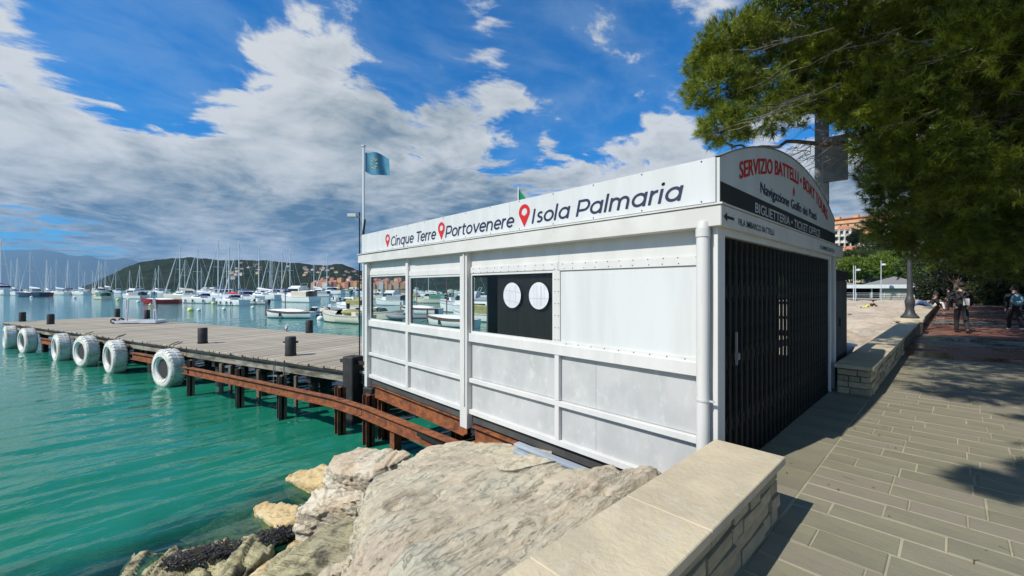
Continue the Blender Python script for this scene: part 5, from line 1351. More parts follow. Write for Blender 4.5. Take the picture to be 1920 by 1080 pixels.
def motorboat(label, L=6.5, style='cabin', canopy=None, hullm='hull_white', outboard=True, group='motor boats moored in the bay', stripe=None, windows=True):
    t = empty('motor_boat', label, 'motor boat', (0, 0, WZ), 0, group)
    B = L*.36; H = L*.115
    hb, dk, sh, secs = hull_mesh(L, B, H, .3, stern=.88, sheer=.5, full=.45)
    build(hb, 'hull', hullm, t, smooth=True); build(dk, 'deck', 'hull_white' if hullm != 'hull_cream' else 'hull_cream', t)
    build(band(secs, -.13, -.05), 'rubbing_strake', stripe or 'canvas_grey', t); build(waterband(secs, L), 'boot_stripe', 'antifoul', t)
    if style in ('cabin', 'cruiser'):
        x0, x1 = (-L*.15, L*.2); w = B*.38; hh = L*.17 if style == 'cabin' else L*.2
        cb_ = build(MB().add([(x0, -w, H-.05), (x1+.5, -w*.8, H-.05), (x1+.5, w*.8, H-.05), (x0, w, H-.05), (x0-.1, -w*.88, H+hh), (x1-.35, -w*.72, H+hh), (x1-.35, w*.72, H+hh), (x0-.1, w*.88, H+hh)], [(4, 5, 6, 7), (0, 1, 5, 4), (1, 2, 6, 5), (2, 3, 7, 6), (3, 0, 4, 7)]), 'cabin', hullm if hullm == 'hull_cream' else 'hull_white', t)
        for s in (-1, 1): build(MB().add([(x0+.15, s*(w*.955), H+hh*.45), (x1+.05, s*(w*.80), H+hh*.45), (x1-.2, s*(w*.76), H+hh*.85), (x0+.1, s*(w*.91), H+hh*.85)], [(0, 1, 2, 3)]), 'side_window', 'boat_window', cb_)
        build(MB().add([(x1+.36, -w*.62, H+hh*.4), (x1+.36, w*.62, H+hh*.4), (x1-.12, w*.6, H+hh*.88), (x1-.12, -w*.6, H+hh*.88)], [(0, 1, 2, 3)]), 'windscreen', 'boat_window', cb_)
        if style == 'cruiser':
            build(MB().box((x0-.1, -w*.6, H+hh+.02), (x1-.6, w*.6, H+hh+.35)), 'flybridge', 'hull_white', t)
            build(MB().tube([(x0, -w*.5, H+hh), (x0-.5, -w*.5, H+hh+.9), (x0-.5, w*.5, H+hh+.9), (x0, w*.5, H+hh)], .03, 4), 'radar_arch', 'mast', t)
    else:
        w = B*.34
        build(MB().add([(L*.08, -w, H), (L*.22, 0, H), (L*.08, w, H), (L*.02, -w*.9, H+.42), (L*.13, 0, H+.45), (L*.02, w*.9, H+.42)], [(0, 1, 4, 3), (1, 2, 5, 4)]), 'windscreen', 'boat_window', t)
        build(MB().box((-L*.1, -.35, H-.04), (L*.0, .35, H+.5)), 'console', 'hull_white', t, bevel=.04)
        build(MB().box((-L*.38, -B*.3, H-.04), (-L*.28, B*.3, H+.28)), 'bench', 'canvas_cream', t, bevel=.03)
    if canopy:
        x0, x1 = -L*.40, L*.06; w = B*.4; z = H+L*.10
        V = []
        for j in range(7):
            for i in range(7):
                u, v = i/6, j/6; V.append((x0+(x1-x0)*u, w*(2*v-1), z+.35*math.sin(math.pi*v)**.7*(1-.35*(2*u-1)**2)+.1*u))
        np_mesh('canopy', V, gridF(7, 7), canopy, t, smooth=True)
        build(MB().add([(x0, -w, H), (x1, -w, H), (x1, -w, z+.1), (x0, -w, z)], [(0, 1, 2, 3)]).add([(x0, w, H), (x1, w, H), (x1, w, z+.1), (x0, w, z)], [(0, 1, 2, 3)]), 'canopy_side', canopy, t)
    if outboard:
        ob = build(MB().box((-L/2-.48, -.17, H*.55), (-L/2-.06, .17, H+.35)), 'outboard', 'motor_black', t, bevel=.06)
        build(MB().box((-L/2-.34, -.06, -.35), (-L/2-.16, .06, H*.55)), 'shaft', 'motor_black', ob)
        build(MB().box((-L/2-.05, -.12, .1), (-L/2+.08, .12, H+.05)), 'bracket', 'mast', ob)
    rail = MB(); q = secs[-2][0]; q2 = secs[-6][0]
    for s in (-1, 1): rail.tube([(q2[0], s*q2[1]*.9, q2[2]), (q2[0]+.2, s*q2[1]*.88, q2[2]+.38), (q[0], s*q[1]*.8, q[2]+.42), (q[0]+.15, 0, q[2]+.42)], .018, 4)
    build(rail, 'bow_rail', 'mast', t)
    return t
def rowboat(label, L=5., hullm='hull_white', strake='wood_brown', cover='canvas_white', pole=True, group='small open boats moored in the bay'):
    t = empty('wooden_boat', label, 'boat', (0, 0, WZ), 0, group)
    B = L*.36; H = L*.125
    hb, dk, sh, secs = hull_mesh(L, B, H, .3, stern=.55, sheer=.45, full=.5)
    build(hb, 'hull', hullm, t, smooth=True); build(dk, 'deck', 'hull_cream', t)
    build(band(secs, -.14, .02, .03), 'gunwale', strake, t); build(waterband(secs, L), 'boot_stripe', 'antifoul', t)
    V = []
    for j in range(7):
        for i in range(13):
            u, v = i/12, j/6; q = secs[2+int(u*10)][0]; V.append((q[0], q[1]*.86*(2*v-1), q[2]+.05+.26*math.sin(math.pi*v)*math.sin(math.pi*(u*.9+.05))))
    np_mesh('cover', V, gridF(13, 7), cover, t, smooth=True)
    build(MB().box((secs[-1][0][0]-.05, -.04, H*.3), (secs[-1][0][0]+.08, .04, H*1.45+.35)), 'stem_post', strake, t)
    if pole:
        build(MB().tube([(L*.12, 0, H), (L*.12, 0, 4.6)], [.05, .035], 6), 'pole', 'wood_brown', t)
    for s in (-1, 1): build(MB().tube([(L*.1, s*(B*.5+.06), .2), (L*.1, s*(B*.5+.06), .55)], .09, 6), 'fender', 'fender_dark', t)
    return t
def inflatable(label, L=4.6, group='small open boats moored in the bay'):
    t = empty('inflatable_boat', label, 'inflatable', (0, 0, WZ), 0, group)
    path = [(-L/2, -.75, .3), (L*.15, -.78, .32), (L*.35, -.55, .4), (L*.48, 0, .5), (L*.35, .55, .4), (L*.15, .78, .32), (-L/2, .75, .3)]
    build(MB().tube(path, [.14, .22, .22, .2, .22, .22, .14], 10), 'side_tube', 'rubber_grey', t, smooth=True)
    build(MB().box((-L/2+.1, -.6, .1), (L*.3, .6, .2)), 'floor', 'canvas_grey', t)
    build(MB().box((-.3, -.25, .2), (.1, .25, .95)), 'console', 'hull_white', t, bevel=.03)
    build(MB().box((-L/2-.4, -.18, .3), (-L/2, .18, 1.1)), 'outboard', 'motor_black', t, bevel=.06)
    return t
def place(o, px, py, hd, L=None, mast=None):
    """moor a boat on the water at the bearing px, as far out as its waterline py says; hd turns the bow from straight out along -x"""
    p = onZ(px, py, WZ); o.location = p; o.rotation_euler = (0, 0, rad(180)+rad(hd+26)); return o
# prototypes, then the fleet in order from the left
br = random.Random(9)
fleet = [  # mast px, mast top py, waterline py, style, extra words
    (4, 447, 553, 0, 'half cut by the left picture edge'), (22, 488, 552, 1, 'right of the one at the picture edge'), (33, 484, 554, 0, 'left of the pair of dark and red hulls'),
    (60, 470, 556, 2, 'with dark blue hull and tall mast against the mountains'), (88, 487, 555, 3, 'with red hull'), (97, 499, 552, 0, 'directly behind the red hulled yacht'), (108, 487, 553, 1, 'just right of the red hulled yacht'),
    (128, 487, 551, 0, 'below the highest saddle of the blue mountains'), (150, 489, 553, 1, 'left of the cream cabin boat'), (160, 508, 550, 0, 'with short mast behind the cream cabin boat'), (174, 507, 550, 1, 'with short mast above the cream cabin boat'),
    (187, 487, 552, 4, 'with cream hull at the foot of the green headland'), (192, 493, 551, 0, 'close beside the cream hulled yacht'), (199, 488, 549, 1, 'farther out behind the cream hulled yacht'), (219, 502, 550, 0, 'just left of the white cabin cruiser'),
    (244, 507, 549, 1, 'with its mast over the white cabin cruiser'), (263, 497, 550, 0, 'right behind the white cabin cruiser'), (292, 503, 550, 1, 'left of two above the red boat'), (299, 498, 551, 0, 'right of two above the red boat'),
    (342, 458, 562, 5, 'with cream hull behind the fendered one'), (349, 487, 553, 0, 'small and far behind the cream hulled one'), (375, 461, 568, 6, 'with dark fenders along its white hull'), (379, 502, 553, 1, 'small and far behind the fendered one'),
    (414, 450, 562, 0, 'with tall mast left of the orange covered one'), (427, 485, 560, 1, 'with shorter mast behind the orange covered one'), (433, 457, 572, 7, 'with orange cover in its cockpit and dark fenders'), (453, 450, 566, 0, 'with the tallest mast right of the orange covered one'),
    (490, 459, 562, 1, 'between the orange covered one and the big motor yacht'), (510, 470, 558, 0, 'left of the wooden boat with the brown pole'), (512, 487, 554, 1, 'small behind the wooden boat pole'), (532, 466, 560, 8, 'with cream hull above the wooden boat'),
    (547, 465, 558, 0, 'above the stern of the wooden boat'), (591, 487, 551, 1, 'out in front of the pink village, left'), (617, 475, 552, 0, 'out in front of the pink village, right')]
protos = {}
specs = {0: dict(cover='canvas_blue', hood='canvas_blue'), 1: dict(cover='canvas_white', hood=None, jib=False), 2: dict(hullm='hull_navy', cover='canvas_white', hood='canvas_grey'), 3: dict(hullm='hull_red', cover='canvas_white', hood=None), 4: dict(hullm='hull_cream', cover='canvas_cream'),
         5: dict(hullm='hull_cream', cover='canvas_cream', hood='canvas_grey'), 6: dict(cover='canvas_white', hood='canvas_blue', fend=3), 7: dict(cover='flag_red', hood='canvas_blue', fend=4), 8: dict(hullm='hull_cream', cover='canvas_blue')}
hullw = {2: 'dark blue', 3: 'red', 4: 'cream', 5: 'cream', 8: 'cream'}
for (px, top, wl, st, words) in fleet:
    dist = (HC-WZ)*FPX/(wl-540); mh = (wl-top)/FPX*dist
    label = 'sailing yacht %s' % words if 'hull' in words else '%s sailing yacht %s' % (hullw.get(st, 'white'), words)
    if st not in protos:
        o = yacht(label, 9.2, 11.5, **specs[st]); protos[st] = o
        sc_ = mh/11.5; o.scale = (sc_,)*3
    else: o = copy_tree(protos[st], (0, 0, 0), 0, label, mh/11.5)
    place(o, px, wl, br.uniform(-16, 10))
mb1 = motorboat('cream cabin boat with brown window left of the white cabin cruiser', 7.5, 'cabin', hullm='hull_cream', canopy='hull_green', outboard=False); place(mb1, 190, 561, -8)
mb2 = motorboat('white cabin cruiser with flybridge above the white gangway', 8.5, 'cruiser', outboard=False, canopy='canvas_grey'); place(mb2, 252, 560, 5)
mb3 = motorboat('low white speedboat far out right of the cabin cruiser', 7.5, 'open', canopy=None); place(mb3, 298, 549.5, -10); mb3.scale = (1.6,)*3
rb = rowboat('red open boat with white cover and white rope behind the gangway', 6.2, 'hull_red', 'hull_red', 'canvas_white', pole=False); place(rb, 305, 569, 38)
big = motorboat('large white motor yacht lying behind the wooden boat', 10.5, 'cruiser', outboard=False, canopy='canvas_cream'); place(big, 560, 566, -4)
wb = rowboat('white wooden boat with dark red gunwale and a brown pole near the pier', 5.2, 'hull_white', 'wood_brown', 'canvas_white'); place(wb, 545, 596, 12)
ti = motorboat('small open boat with black outboard between wooden boat and cream speedboat', 4.4, 'open', stripe='wood_brown'); place(ti, 590, 592, 100)
cs = motorboat('cream speedboat with olive cockpit cover and big black outboard', 6.2, 'open', hullm='hull_cream'); build(MB().sphere((-.9, 0, .95), .8, 14, 8, (1.5, .95, .35)), 'cockpit_cover', 'canvas_olive', cs, smooth=True); place(cs, 648, 604, -12)
ms = motorboat('white boat with olive bimini moored right behind the cream speedboat', 6.5, 'cabin', canopy='canvas_olive'); place(ms, 662, 582, -10)
inf = inflatable('grey inflatable with black outboard left of the olive bimini boat'); place(inf, 618, 584, 20)
mb5 = copy_tree(mb3, (0, 0, 0), 0, 'white speedboat far out below the pink village', 1.3); place(mb5, 640, 551, 20)
mb6 = copy_tree(mb2, (0, 0, 0), 0, 'distant white cabin cruiser with radar arch behind the large motor yacht', 1.0); place(mb6, 600, 556, 15)
mb7 = copy_tree(ti, (0, 0, 0), 0, 'small white outboard boat beyond the inflatable', 1.2); place(mb7, 630, 566, -30)
mb8 = copy_tree(inf, (0, 0, 0), 0, 'grey inflatable farther out near the kiosk corner', 1.1); place(mb8, 660, 563, 40)
mb9 = copy_tree(ti, (0, 0, 0), 0, 'small open boat with outboard at the left, behind the large motor yacht bow', 1.1); place(mb9, 482, 570, 10)
# boats that show through the kiosk windows
for i, (pr, px, wl, hd, sc_, l) in enumerate(((cs, 712, 598, 170, 1.0, 'cream boat with bow to the right seen in the first kiosk window'), (mb2, 735, 572, -8, .9, 'white cruiser seen high in the first kiosk window'), (wb, 790, 589, -6, 1.1, 'white boat with dark gunwale seen in the second kiosk window'),
        (wb, 848, 612, -14, 1.0, 'nearest open wooden boat seen in the second kiosk window'), (mb1, 812, 568, 8, 1., 'cabin boat with green canopy seen in the second kiosk window'), (ms, 765, 566, 14, 1., 'bimini boat seen at the post between first and second window'), (ti, 845, 570, -20, 1.3, 'small outboard boat high in the second kiosk window'),
        (mb2, 880, 585, 5, .9, 'white cruiser seen in the clear left part of the third window'), (protos[0], 893, 560, -5, .9, 'sailing yacht seen through the third window'), (protos[1], 806, 556, -5, .9, 'sailing yacht seen through the second window'), (protos[4], 700, 560, 4, .9, 'cream sailing yacht seen through the first window'), (ms, 905, 602, -10, 1., 'boat hull cut off by the dark board in the third window'),
        (mb3, 825, 556, 8, 1., 'far speedboat in the second window'), (mb3, 745, 556, 0, 1.1, 'far speedboat in the first window'), (inf, 770, 600, 30, 1., 'grey inflatable low between first and second kiosk window'))):
    place(copy_tree(pr, (0, 0, 0), 0, l, sc_), px, wl, hd)
# distant small craft that fill the mooring field
for i in range(44):
    px = br.uniform(5, 690) if i < 36 else br.uniform(700, 900); wl = br.uniform(546, 552); pr = br.choice([mb3, mb2, mb1, ms])
    kind_ = {mb3: 'speedboat', mb2: 'cruiser', mb1: 'cabin boat', ms: 'bimini boat'}[pr]
    c = copy_tree(pr, (0, 0, 0), 0, 'distant %s in the crowded outer rows of the mooring field' % kind_, 1.15); c['group'] = 'distant %ss in the outer mooring rows' % kind_; place(c, px, wl, br.uniform(-25, 25))
# mooring buoys
def buoy(label, px, py, m, r_=.3):
    t = empty('buoy', label, 'buoy', tuple(onZ(px, py, WZ)), 0, 'mooring buoys')
    build(MB().sphere((0, 0, .12), r_, 14, 8, (1, 1, .9)), 'float', m, t, smooth=True)
    build(MB().tube([(0, 0, r_*.9), (0, 0, r_*1.6)], .035, 6).lathe([(.05, r_*1.6), (.09, r_*1.75), (.05, r_*1.9)], (0, 0, 0), 8), 'ring', 'mast', t)
for b in (('yellow buoy left of the gangway top', 221, 563, 'buoy_yellow', .42), ('white buoy between the gangway posts', 259, 567, 'buoy_white', .34), ('yellow buoy seen above the gangway control box', 282, 573, 'buoy_yellow', .26), ('biggest pale yellow buoy in the open water', 357, 583, 'buoy_yellow', .36), ('white buoy just right of the biggest yellow one', 373, 583, 'buoy_white', .24),
          ('yellow buoy under the bow of the orange covered yacht', 400, 570, 'buoy_yellow', .36), ('white buoy left of the spiked one', 420, 581, 'buoy_white', .24), ('small white spiked buoy right of centre', 474, 578, 'buoy_white', .24), ('white buoy with a spike at the bow of the wooden boat', 508, 590, 'buoy_white', .3), ('white buoy under the bow of the cream speedboat', 601, 600, 'buoy_white', .34),
          ('tiny white buoy far left below the dark blue yacht', 59, 558, 'buoy_white', .4), ('tiny white buoy far left below the small masts', 140, 559, 'buoy_white', .4), ('dark headed white buoy floating low left of the cream speedboat', 562, 587, 'buoy_white', .2)):
    buoy(*b)

# ================================================================ TREES
def tufts(lobes, n, need, L, w, material, parent, name='foliage', seed=0, droop=.0, shell=.75, spread=.55, jit=.5, clump=0.):
    """needle bundles spread through the lobes of a crown: each bundle a burst of thin blades"""
    rg = np.random.default_rng(seed)
    vol = np.array([l[3]*l[4]*l[5] for l in lobes])**(.5 if need > 10 else .75); cnt = rg.multinomial(n, vol/vol.sum())
    C = []; D = []
    for l, c in zip(lobes, cnt):
        d = rg.normal(size=(c, 3)); d /= np.linalg.norm(d, axis=1)[:, None]
        r = (shell+(1-shell)*rg.random(c))*np.where(rg.random(c) < .3, rg.random(c)**.5, 1)
        r *= 1+.28*(vnoise(d*2.6+l[0]*3.1)-.5)*2
        C.append(np.array(l[:3])+d*r[:, None]*np.array(l[3:6])); D.append(d+np.array([0, 0, .35]))
    C = np.concatenate(C); D = np.concatenate(D)
    # ragged gaps
    keep = fbm(C*1.15+seed, 3) > .37
    if clump: keep &= fbm(C*3.1+seed*2, 2) > clump
    C, D = C[keep], D[keep]; D = D+rg.normal(size=D.shape)*.45; D /= np.linalg.norm(D, axis=1)[:, None]
    m = len(C); A = np.repeat(C, need, 0); B = np.repeat(D, need, 0)
    dirs = B*rg.uniform(.25, 1.2, (m*need, 1))+rg.normal(size=(m*need, 3))*spread
    dirs[:, 2] -= droop; dirs /= np.linalg.norm(dirs, axis=1)[:, None]
    A = A+B*rg.uniform(-jit, jit*.6, (m*need, 1))*L
    ln = L*rg.uniform(.65, 1.15, (m*need, 1)); side = np.cross(dirs, rg.normal(size=dirs.shape)); side /= np.linalg.norm(side, axis=1)[:, None]
    V = np.stack([A-side*w/2, A+side*w/2, A+dirs*ln], 1).reshape(-1, 3)
    F = np.arange(m*need*3).reshape(-1, 3)
    return np_mesh(name, V, F, material, parent, kind='stuff')
def wig(p0, p1, n, amp, r):
    p0, p1 = Vector(p0), Vector(p1); pts = []
    for i in range(n+1):
        t = i/n; q = p0.lerp(p1, t); s = math.sin(t*math.pi)
        pts.append(q+Vector((r.uniform(-1, 1), r.uniform(-1, 1), r.uniform(-1, 1)))*amp*s)
    return pts
def twigs(mb, c, rad_, n, r, base, up=.2, thick=.012):
    for i in range(n):
        d = Vector((r.gauss(0, 1), r.gauss(0, 1), r.gauss(0, 1)+up)).normalized()
        e = Vector(c)+Vector((d.x*rad_[0], d.y*rad_[1], d.z*rad_[2]))*r.uniform(.7, 1.02); s = Vector(c).lerp(Vector(base), r.uniform(.0, .35))
        pts = wig(s, e, 6, .14*rad_[0], r); mb.tube(pts, [thick*1.6*(1-.13*k) for k in range(7)], 4, cap=False)
        for j in range(3):
            k = r.randint(2, 5); e2 = pts[k]+Vector((r.gauss(0, 1), r.gauss(0, 1), r.gauss(0, 1))).normalized()*rad_[0]*r.uniform(.25, .5)
            mb.tube(wig(pts[k], e2, 4, .07*rad_[0], r), [thick*.8, thick*.7, thick*.6, thick*.5, thick*.3], 3, cap=False)
def lobe(px, py, d, r, flat=.75): p = at(px, py, d); return (p.x, p.y, p.z, r, r, r*flat)
T1 = empty('pine_tree', 'big pine overhanging the kiosk and promenade with bright needle sprays at its left edge', 'tree', (3.7, 7.2, 0))
lob = [lobe(1385, 85, 8.2, .85), lobe(1345, 160, 8., .62), lobe(1335, 120, 8.3, .5), lobe(1360, 235, 7.8, .52), lobe(1330, 262, 7.7, .28), lobe(1440, 200, 8., .75), lobe(1470, 120, 8.3, .95), lobe(1520, 40, 8.4, 1.1), lobe(1540, 150, 8.2, .9),
       lobe(1600, 80, 8.2, 1.1), lobe(1600, 180, 7.8, .7), lobe(1440, 30, 8.8, .8), lobe(1690, 60, 8., 1.2), lobe(1680, 190, 7.4, .95), lobe(1640, 260, 7.6, .55), lobe(1720, 280, 7.5, .8), lobe(1760, 130, 7.2, 1.2), lobe(1800, 260, 7.2, 1.1), lobe(1860, 130, 6.8, 1.3), lobe(1900, 300, 7., 1.2),
       lobe(1780, 380, 8.6, .95), lobe(1700, 350, 8.4, .7), lobe(1860, 400, 8.2, 1.1), lobe(1950, 420, 7.5, 1.1), lobe(1480, -120, 8.6, 1.4), lobe(1650, -150, 8.2, 1.8), lobe(1850, -160, 7.4, 1.9), lobe(2050, 100, 6.8, 1.9), lobe(2050, 300, 7, 1.6), lobe(1690, 420, 11, .9), lobe(1745, 435, 10.5, .9), lobe(1820, 440, 9.5, 1.0), lobe(1880, 450, 10.5, 1.2), lobe(1660, 330, 9.5, .7), lobe(1940, 470, 9., 1.0), lobe(1840, 330, 8.6, 1.2), lobe(1780, 330, 9.4, 1.1), lobe(1920, 200, 8.2, 1.5), lobe(1760, 60, 9, 1.5), lobe(1950, -20, 6.8, 1.4),
       (-.8, -.45, 6., .42, .30, .22), (-.45, .0, 6.2, .35, .35, .25), (-.35, .9, 6.2, .55, .45, .3), (.0, 1.9, 6.5, .8, .6, .4), (4.5, 3, 7.6, 2, 2, 1.2), (-1.2, 2.6, 7.2, .8, .7, .5), (-.8, 3.8, 7.3, 1.2, .9, .6), (-.1, 3.2, 7.4, .9, .8, .5), (-1.5, 5.5, 7.6, 1.4, 1.2, .7), (.3, 5.0, 7.8, 1.4, 1.3, .8), (-1.6, 7.8, 7.9, 1.4, 1.4, .7), (-.3, 7.2, 8.2, 1.6, 1.6, .8), (-.6, 10.5, 9.2, 1.9, 2, .9), (.6, 13, 9.4, 2.2, 2.4, 1), (1.2, 4.2, 8.2, 1.4, 1.4, .8), (1.5, 8, 9, 2.2, 2.4, 1.1), (3.5, 5, 8.6, 2.2, 2.2, 1.2), (6, 5, 8.2, 2.6, 2.4, 1.4), (2.6, 4.6, 9, 1.6, 1.6, 1), (.7, 1.9, 6.6, .8, .7, .45), (1.6, 2.2, 6.2, 1.0, 1.0, .6), (2.4, 3.6, 6.6, 1.6, 1.5, .9), (1.2, 3.2, 7.0, 1.0, 1.2, .6), (2.0, 10.5, 8.0, 3.2, 2.6, 1.4), (4.5, 9, 8.6, 3.5, 3, 1.5), (.5, 9.2, 8.2, 2.2, 2, 1.0), (2.5, 13.5, 7.6, 3, 2.4, 1.4), (5.5, 13, 7.8, 3, 3, 1.5)]
SHADE_LOBES = [l for l in lob if l[1] < 6.5 and l[2] > 7 or (l[2] > 7.4 and l[1] < 14)]; VIS = [l for l in lob if l not in SHADE_LOBES]  # high lobes, mostly out of view, added to shade the crown and promenade
tufts(SHADE_LOBES, 15000, 14, .26, .022, 'pine_needles', T1, 'needles', 4, shell=.5).location = (-3.7, -7.2, 0)
tufts(VIS, 40000, 38, .165, .0095, 'pine_needles', T1, 'needles', 3, shell=.62, spread=.48, jit=.32, clump=.38).location = (-3.7, -7.2, 0)
r = random.Random(12); br_ = MB(); tw = MB()
def limb(pts, r0, r1):
    out = []
    for a, b in zip(pts[:-1], pts[1:]): out += wig(a, b, 5, .10, r)[:-1]
    out.append(Vector(pts[-1])); br_.tube(out, [r0+(r1-r0)*i/(len(out)-1) for i in range(len(out))], 7)
    return out
trunk = MB().tube([(3.7, 7.2, -.1), (3.62, 7.2, 1.5), (3.4, 7.25, 3.2), (3.0, 7.4, 4.8), (2.4, 7.6, 6.2), (1.8, 7.9, 7.2)], [.34, .27, .23, .2, .16, .1], 14)
build(trunk, 'trunk', 'bark', T1, world=True, smooth=True)
P_ = lambda px, py, d: tuple(at(px, py, d))
limb([(3.0, 7.4, 4.6), P_(1800, 250, 8), P_(1640, 225, 8), P_(1480, 205, 8), P_(1380, 180, 8)], .10, .02)
limb([(3.2, 7.3, 4.0), P_(1860, 360, 8), P_(1640, 282, 8.1), P_(1520, 268, 8), P_(1400, 280, 7.9), P_(1345, 262, 7.8)], .08, .012)
limb([(2.6, 7.5, 5.6), P_(1750, 60, 8), P_(1560, 80, 8.2), P_(1420, 90, 8.2)], .09, .02)
limb([(3.3, 7.3, 3.6), P_(1880, 420, 8.4), P_(1760, 380, 8.6)], .06, .015)
limb([(2.4, 7.6, 6.1), (2.1, 4.5, 6.3), (1.2, 2.3, 6.3), (.0, 1.1, 6.1), (-.8, -.3, 6.0)], .09, .015)
limb([(1.9, 7.9, 7.0), (1.8, 10, 7.8), (2.2, 13, 7.6)], .09, .03)
build(br_, 'branch', 'bark', T1, world=True, smooth=True, kind='stuff')
for l in lob[:40]: twigs(tw, l[:3], l[3:6], 4, r, (3.0, 7.4, 5.), thick=.0045)
# bare twigs against the sky over the arch
for k in range(26):
    a = Vector(P_(r.uniform(1490, 1640), r.uniform(230, 300), r.uniform(7.7, 8.3))); b = a+Vector((r.uniform(-.9, -.2), r.uniform(-.3, .3), r.uniform(-.5, .15)))
    pts = wig(a, b, 5, .06, r); tw.tube(pts, [.008, .007, .006, .005, .004, .003], 4, cap=False)
    for j in range(3):
        q = pts[r.randint(1, 4)]; tw.tube(wig(q, q+Vector((r.uniform(-.35, .1), r.uniform(-.2, .2), r.uniform(-.3, .15))), 3, .03, r), [.006, .005, .004, .002], 3, cap=False)
build(tw, 'twigs', 'twig', T1, world=True, kind='stuff')

def broad_tree(label, x, y, h, lobes, leaf, n=3500, L=.32, w=.16, group=None, cat='tree', name='tree', seed=1, z0=0, trunk_r=.22, need=5, shell=.7):
    t = empty(name, label, cat, (x, y, z0), 0, group); r = random.Random(seed)
    tr = MB(); top = (sum(l[0] for l in lobes)/len(lobes), sum(l[1] for l in lobes)/len(lobes), h*.8)
    tr.tube(wig((0, 0, -.3), (top[0]*.5, top[1]*.5, h*.72), 6, .12, r), [trunk_r, trunk_r*.85, trunk_r*.75, trunk_r*.7, trunk_r*.6, trunk_r*.5, trunk_r*.4], 10)
    build(tr, 'trunk', 'bark', t, smooth=True)
    lb = MB()
    for l in lobes: lb.tube(wig((top[0]*.3, top[1]*.3, h*.45), l[:3], 5, .2, r), [trunk_r*.45, trunk_r*.38, trunk_r*.3, trunk_r*.22, trunk_r*.15, .02], 6)
    build(lb, 'limbs', 'bark', t, smooth=True, kind='stuff')
    tufts([tuple(l) for l in lobes], n, need, L, w, leaf, t, 'crown', seed, shell=shell)
    return t
def crown(r, h, R_, n, flat=.55, low=0.):
    return [(r.uniform(-R_, R_)*.7, r.uniform(-R_, R_)*.7, h+r.uniform(-low, .8), r.uniform(.45, .65)*R_, r.uniform(.45, .65)*R_, r.uniform(.45, .65)*R_*flat) for _ in range(n)]
r = random.Random(31)
# the row of promenade trees, one behind the other
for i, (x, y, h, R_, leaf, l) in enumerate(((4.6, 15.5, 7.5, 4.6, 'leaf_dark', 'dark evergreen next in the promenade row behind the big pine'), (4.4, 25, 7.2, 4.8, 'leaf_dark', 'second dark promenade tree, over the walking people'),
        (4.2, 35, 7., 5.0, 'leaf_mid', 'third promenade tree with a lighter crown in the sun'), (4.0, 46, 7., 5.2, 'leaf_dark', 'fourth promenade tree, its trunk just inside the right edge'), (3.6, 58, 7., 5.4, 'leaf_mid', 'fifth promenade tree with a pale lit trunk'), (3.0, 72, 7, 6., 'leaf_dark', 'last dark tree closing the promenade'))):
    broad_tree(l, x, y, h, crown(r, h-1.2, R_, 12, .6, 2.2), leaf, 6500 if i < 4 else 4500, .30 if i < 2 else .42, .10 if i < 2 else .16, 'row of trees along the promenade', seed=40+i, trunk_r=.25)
# shrubs and a dark hedge bank under them
for i, (x, y, s, leaf, l) in enumerate(((6.2, 52, 2.6, 'leaf_dark', 'dark shrub under the promenade trees at the right edge'), (5.2, 62, 2.8, 'leaf_mid', 'lit green shrub deep under the promenade trees'), (3.2, 78, 3.2, 'leaf_dark', 'dark shrub at the end of the promenade'), (-.2, 84, 3.0, 'leaf_dark', 'dark shrub beside the pavilion end'), (6.8, 70, 3.6, 'leaf_dark', 'tall dark bush behind the promenade trees'), (.8, 92, 4.2, 'leaf_dark', 'big dark bush closing the view down the promenade'), (1.9, 66, 1.6, 'leaf_mid', 'low bush by the slim grey pole'))):
    t = empty('shrub', l, 'shrub', (x, y, 0), 0, 'shrubs at the end of the promenade')
    tufts([(0, 0, s*.6, s, s, s*.85), (s*.6, .5, s*.5, s*.7, s*.7, s*.6), (-s*.6, -.3, s*.45, s*.7, s*.7, s*.6)], 2600, 5, .42, .18, leaf, t, 'leaves', 70+i)
    build(MB().tube([(0, 0, -.2), (.1, 0, s*.5), (.3, .1, s*.9)], [.1, .08, .04], 6), 'stem', 'bark', t)
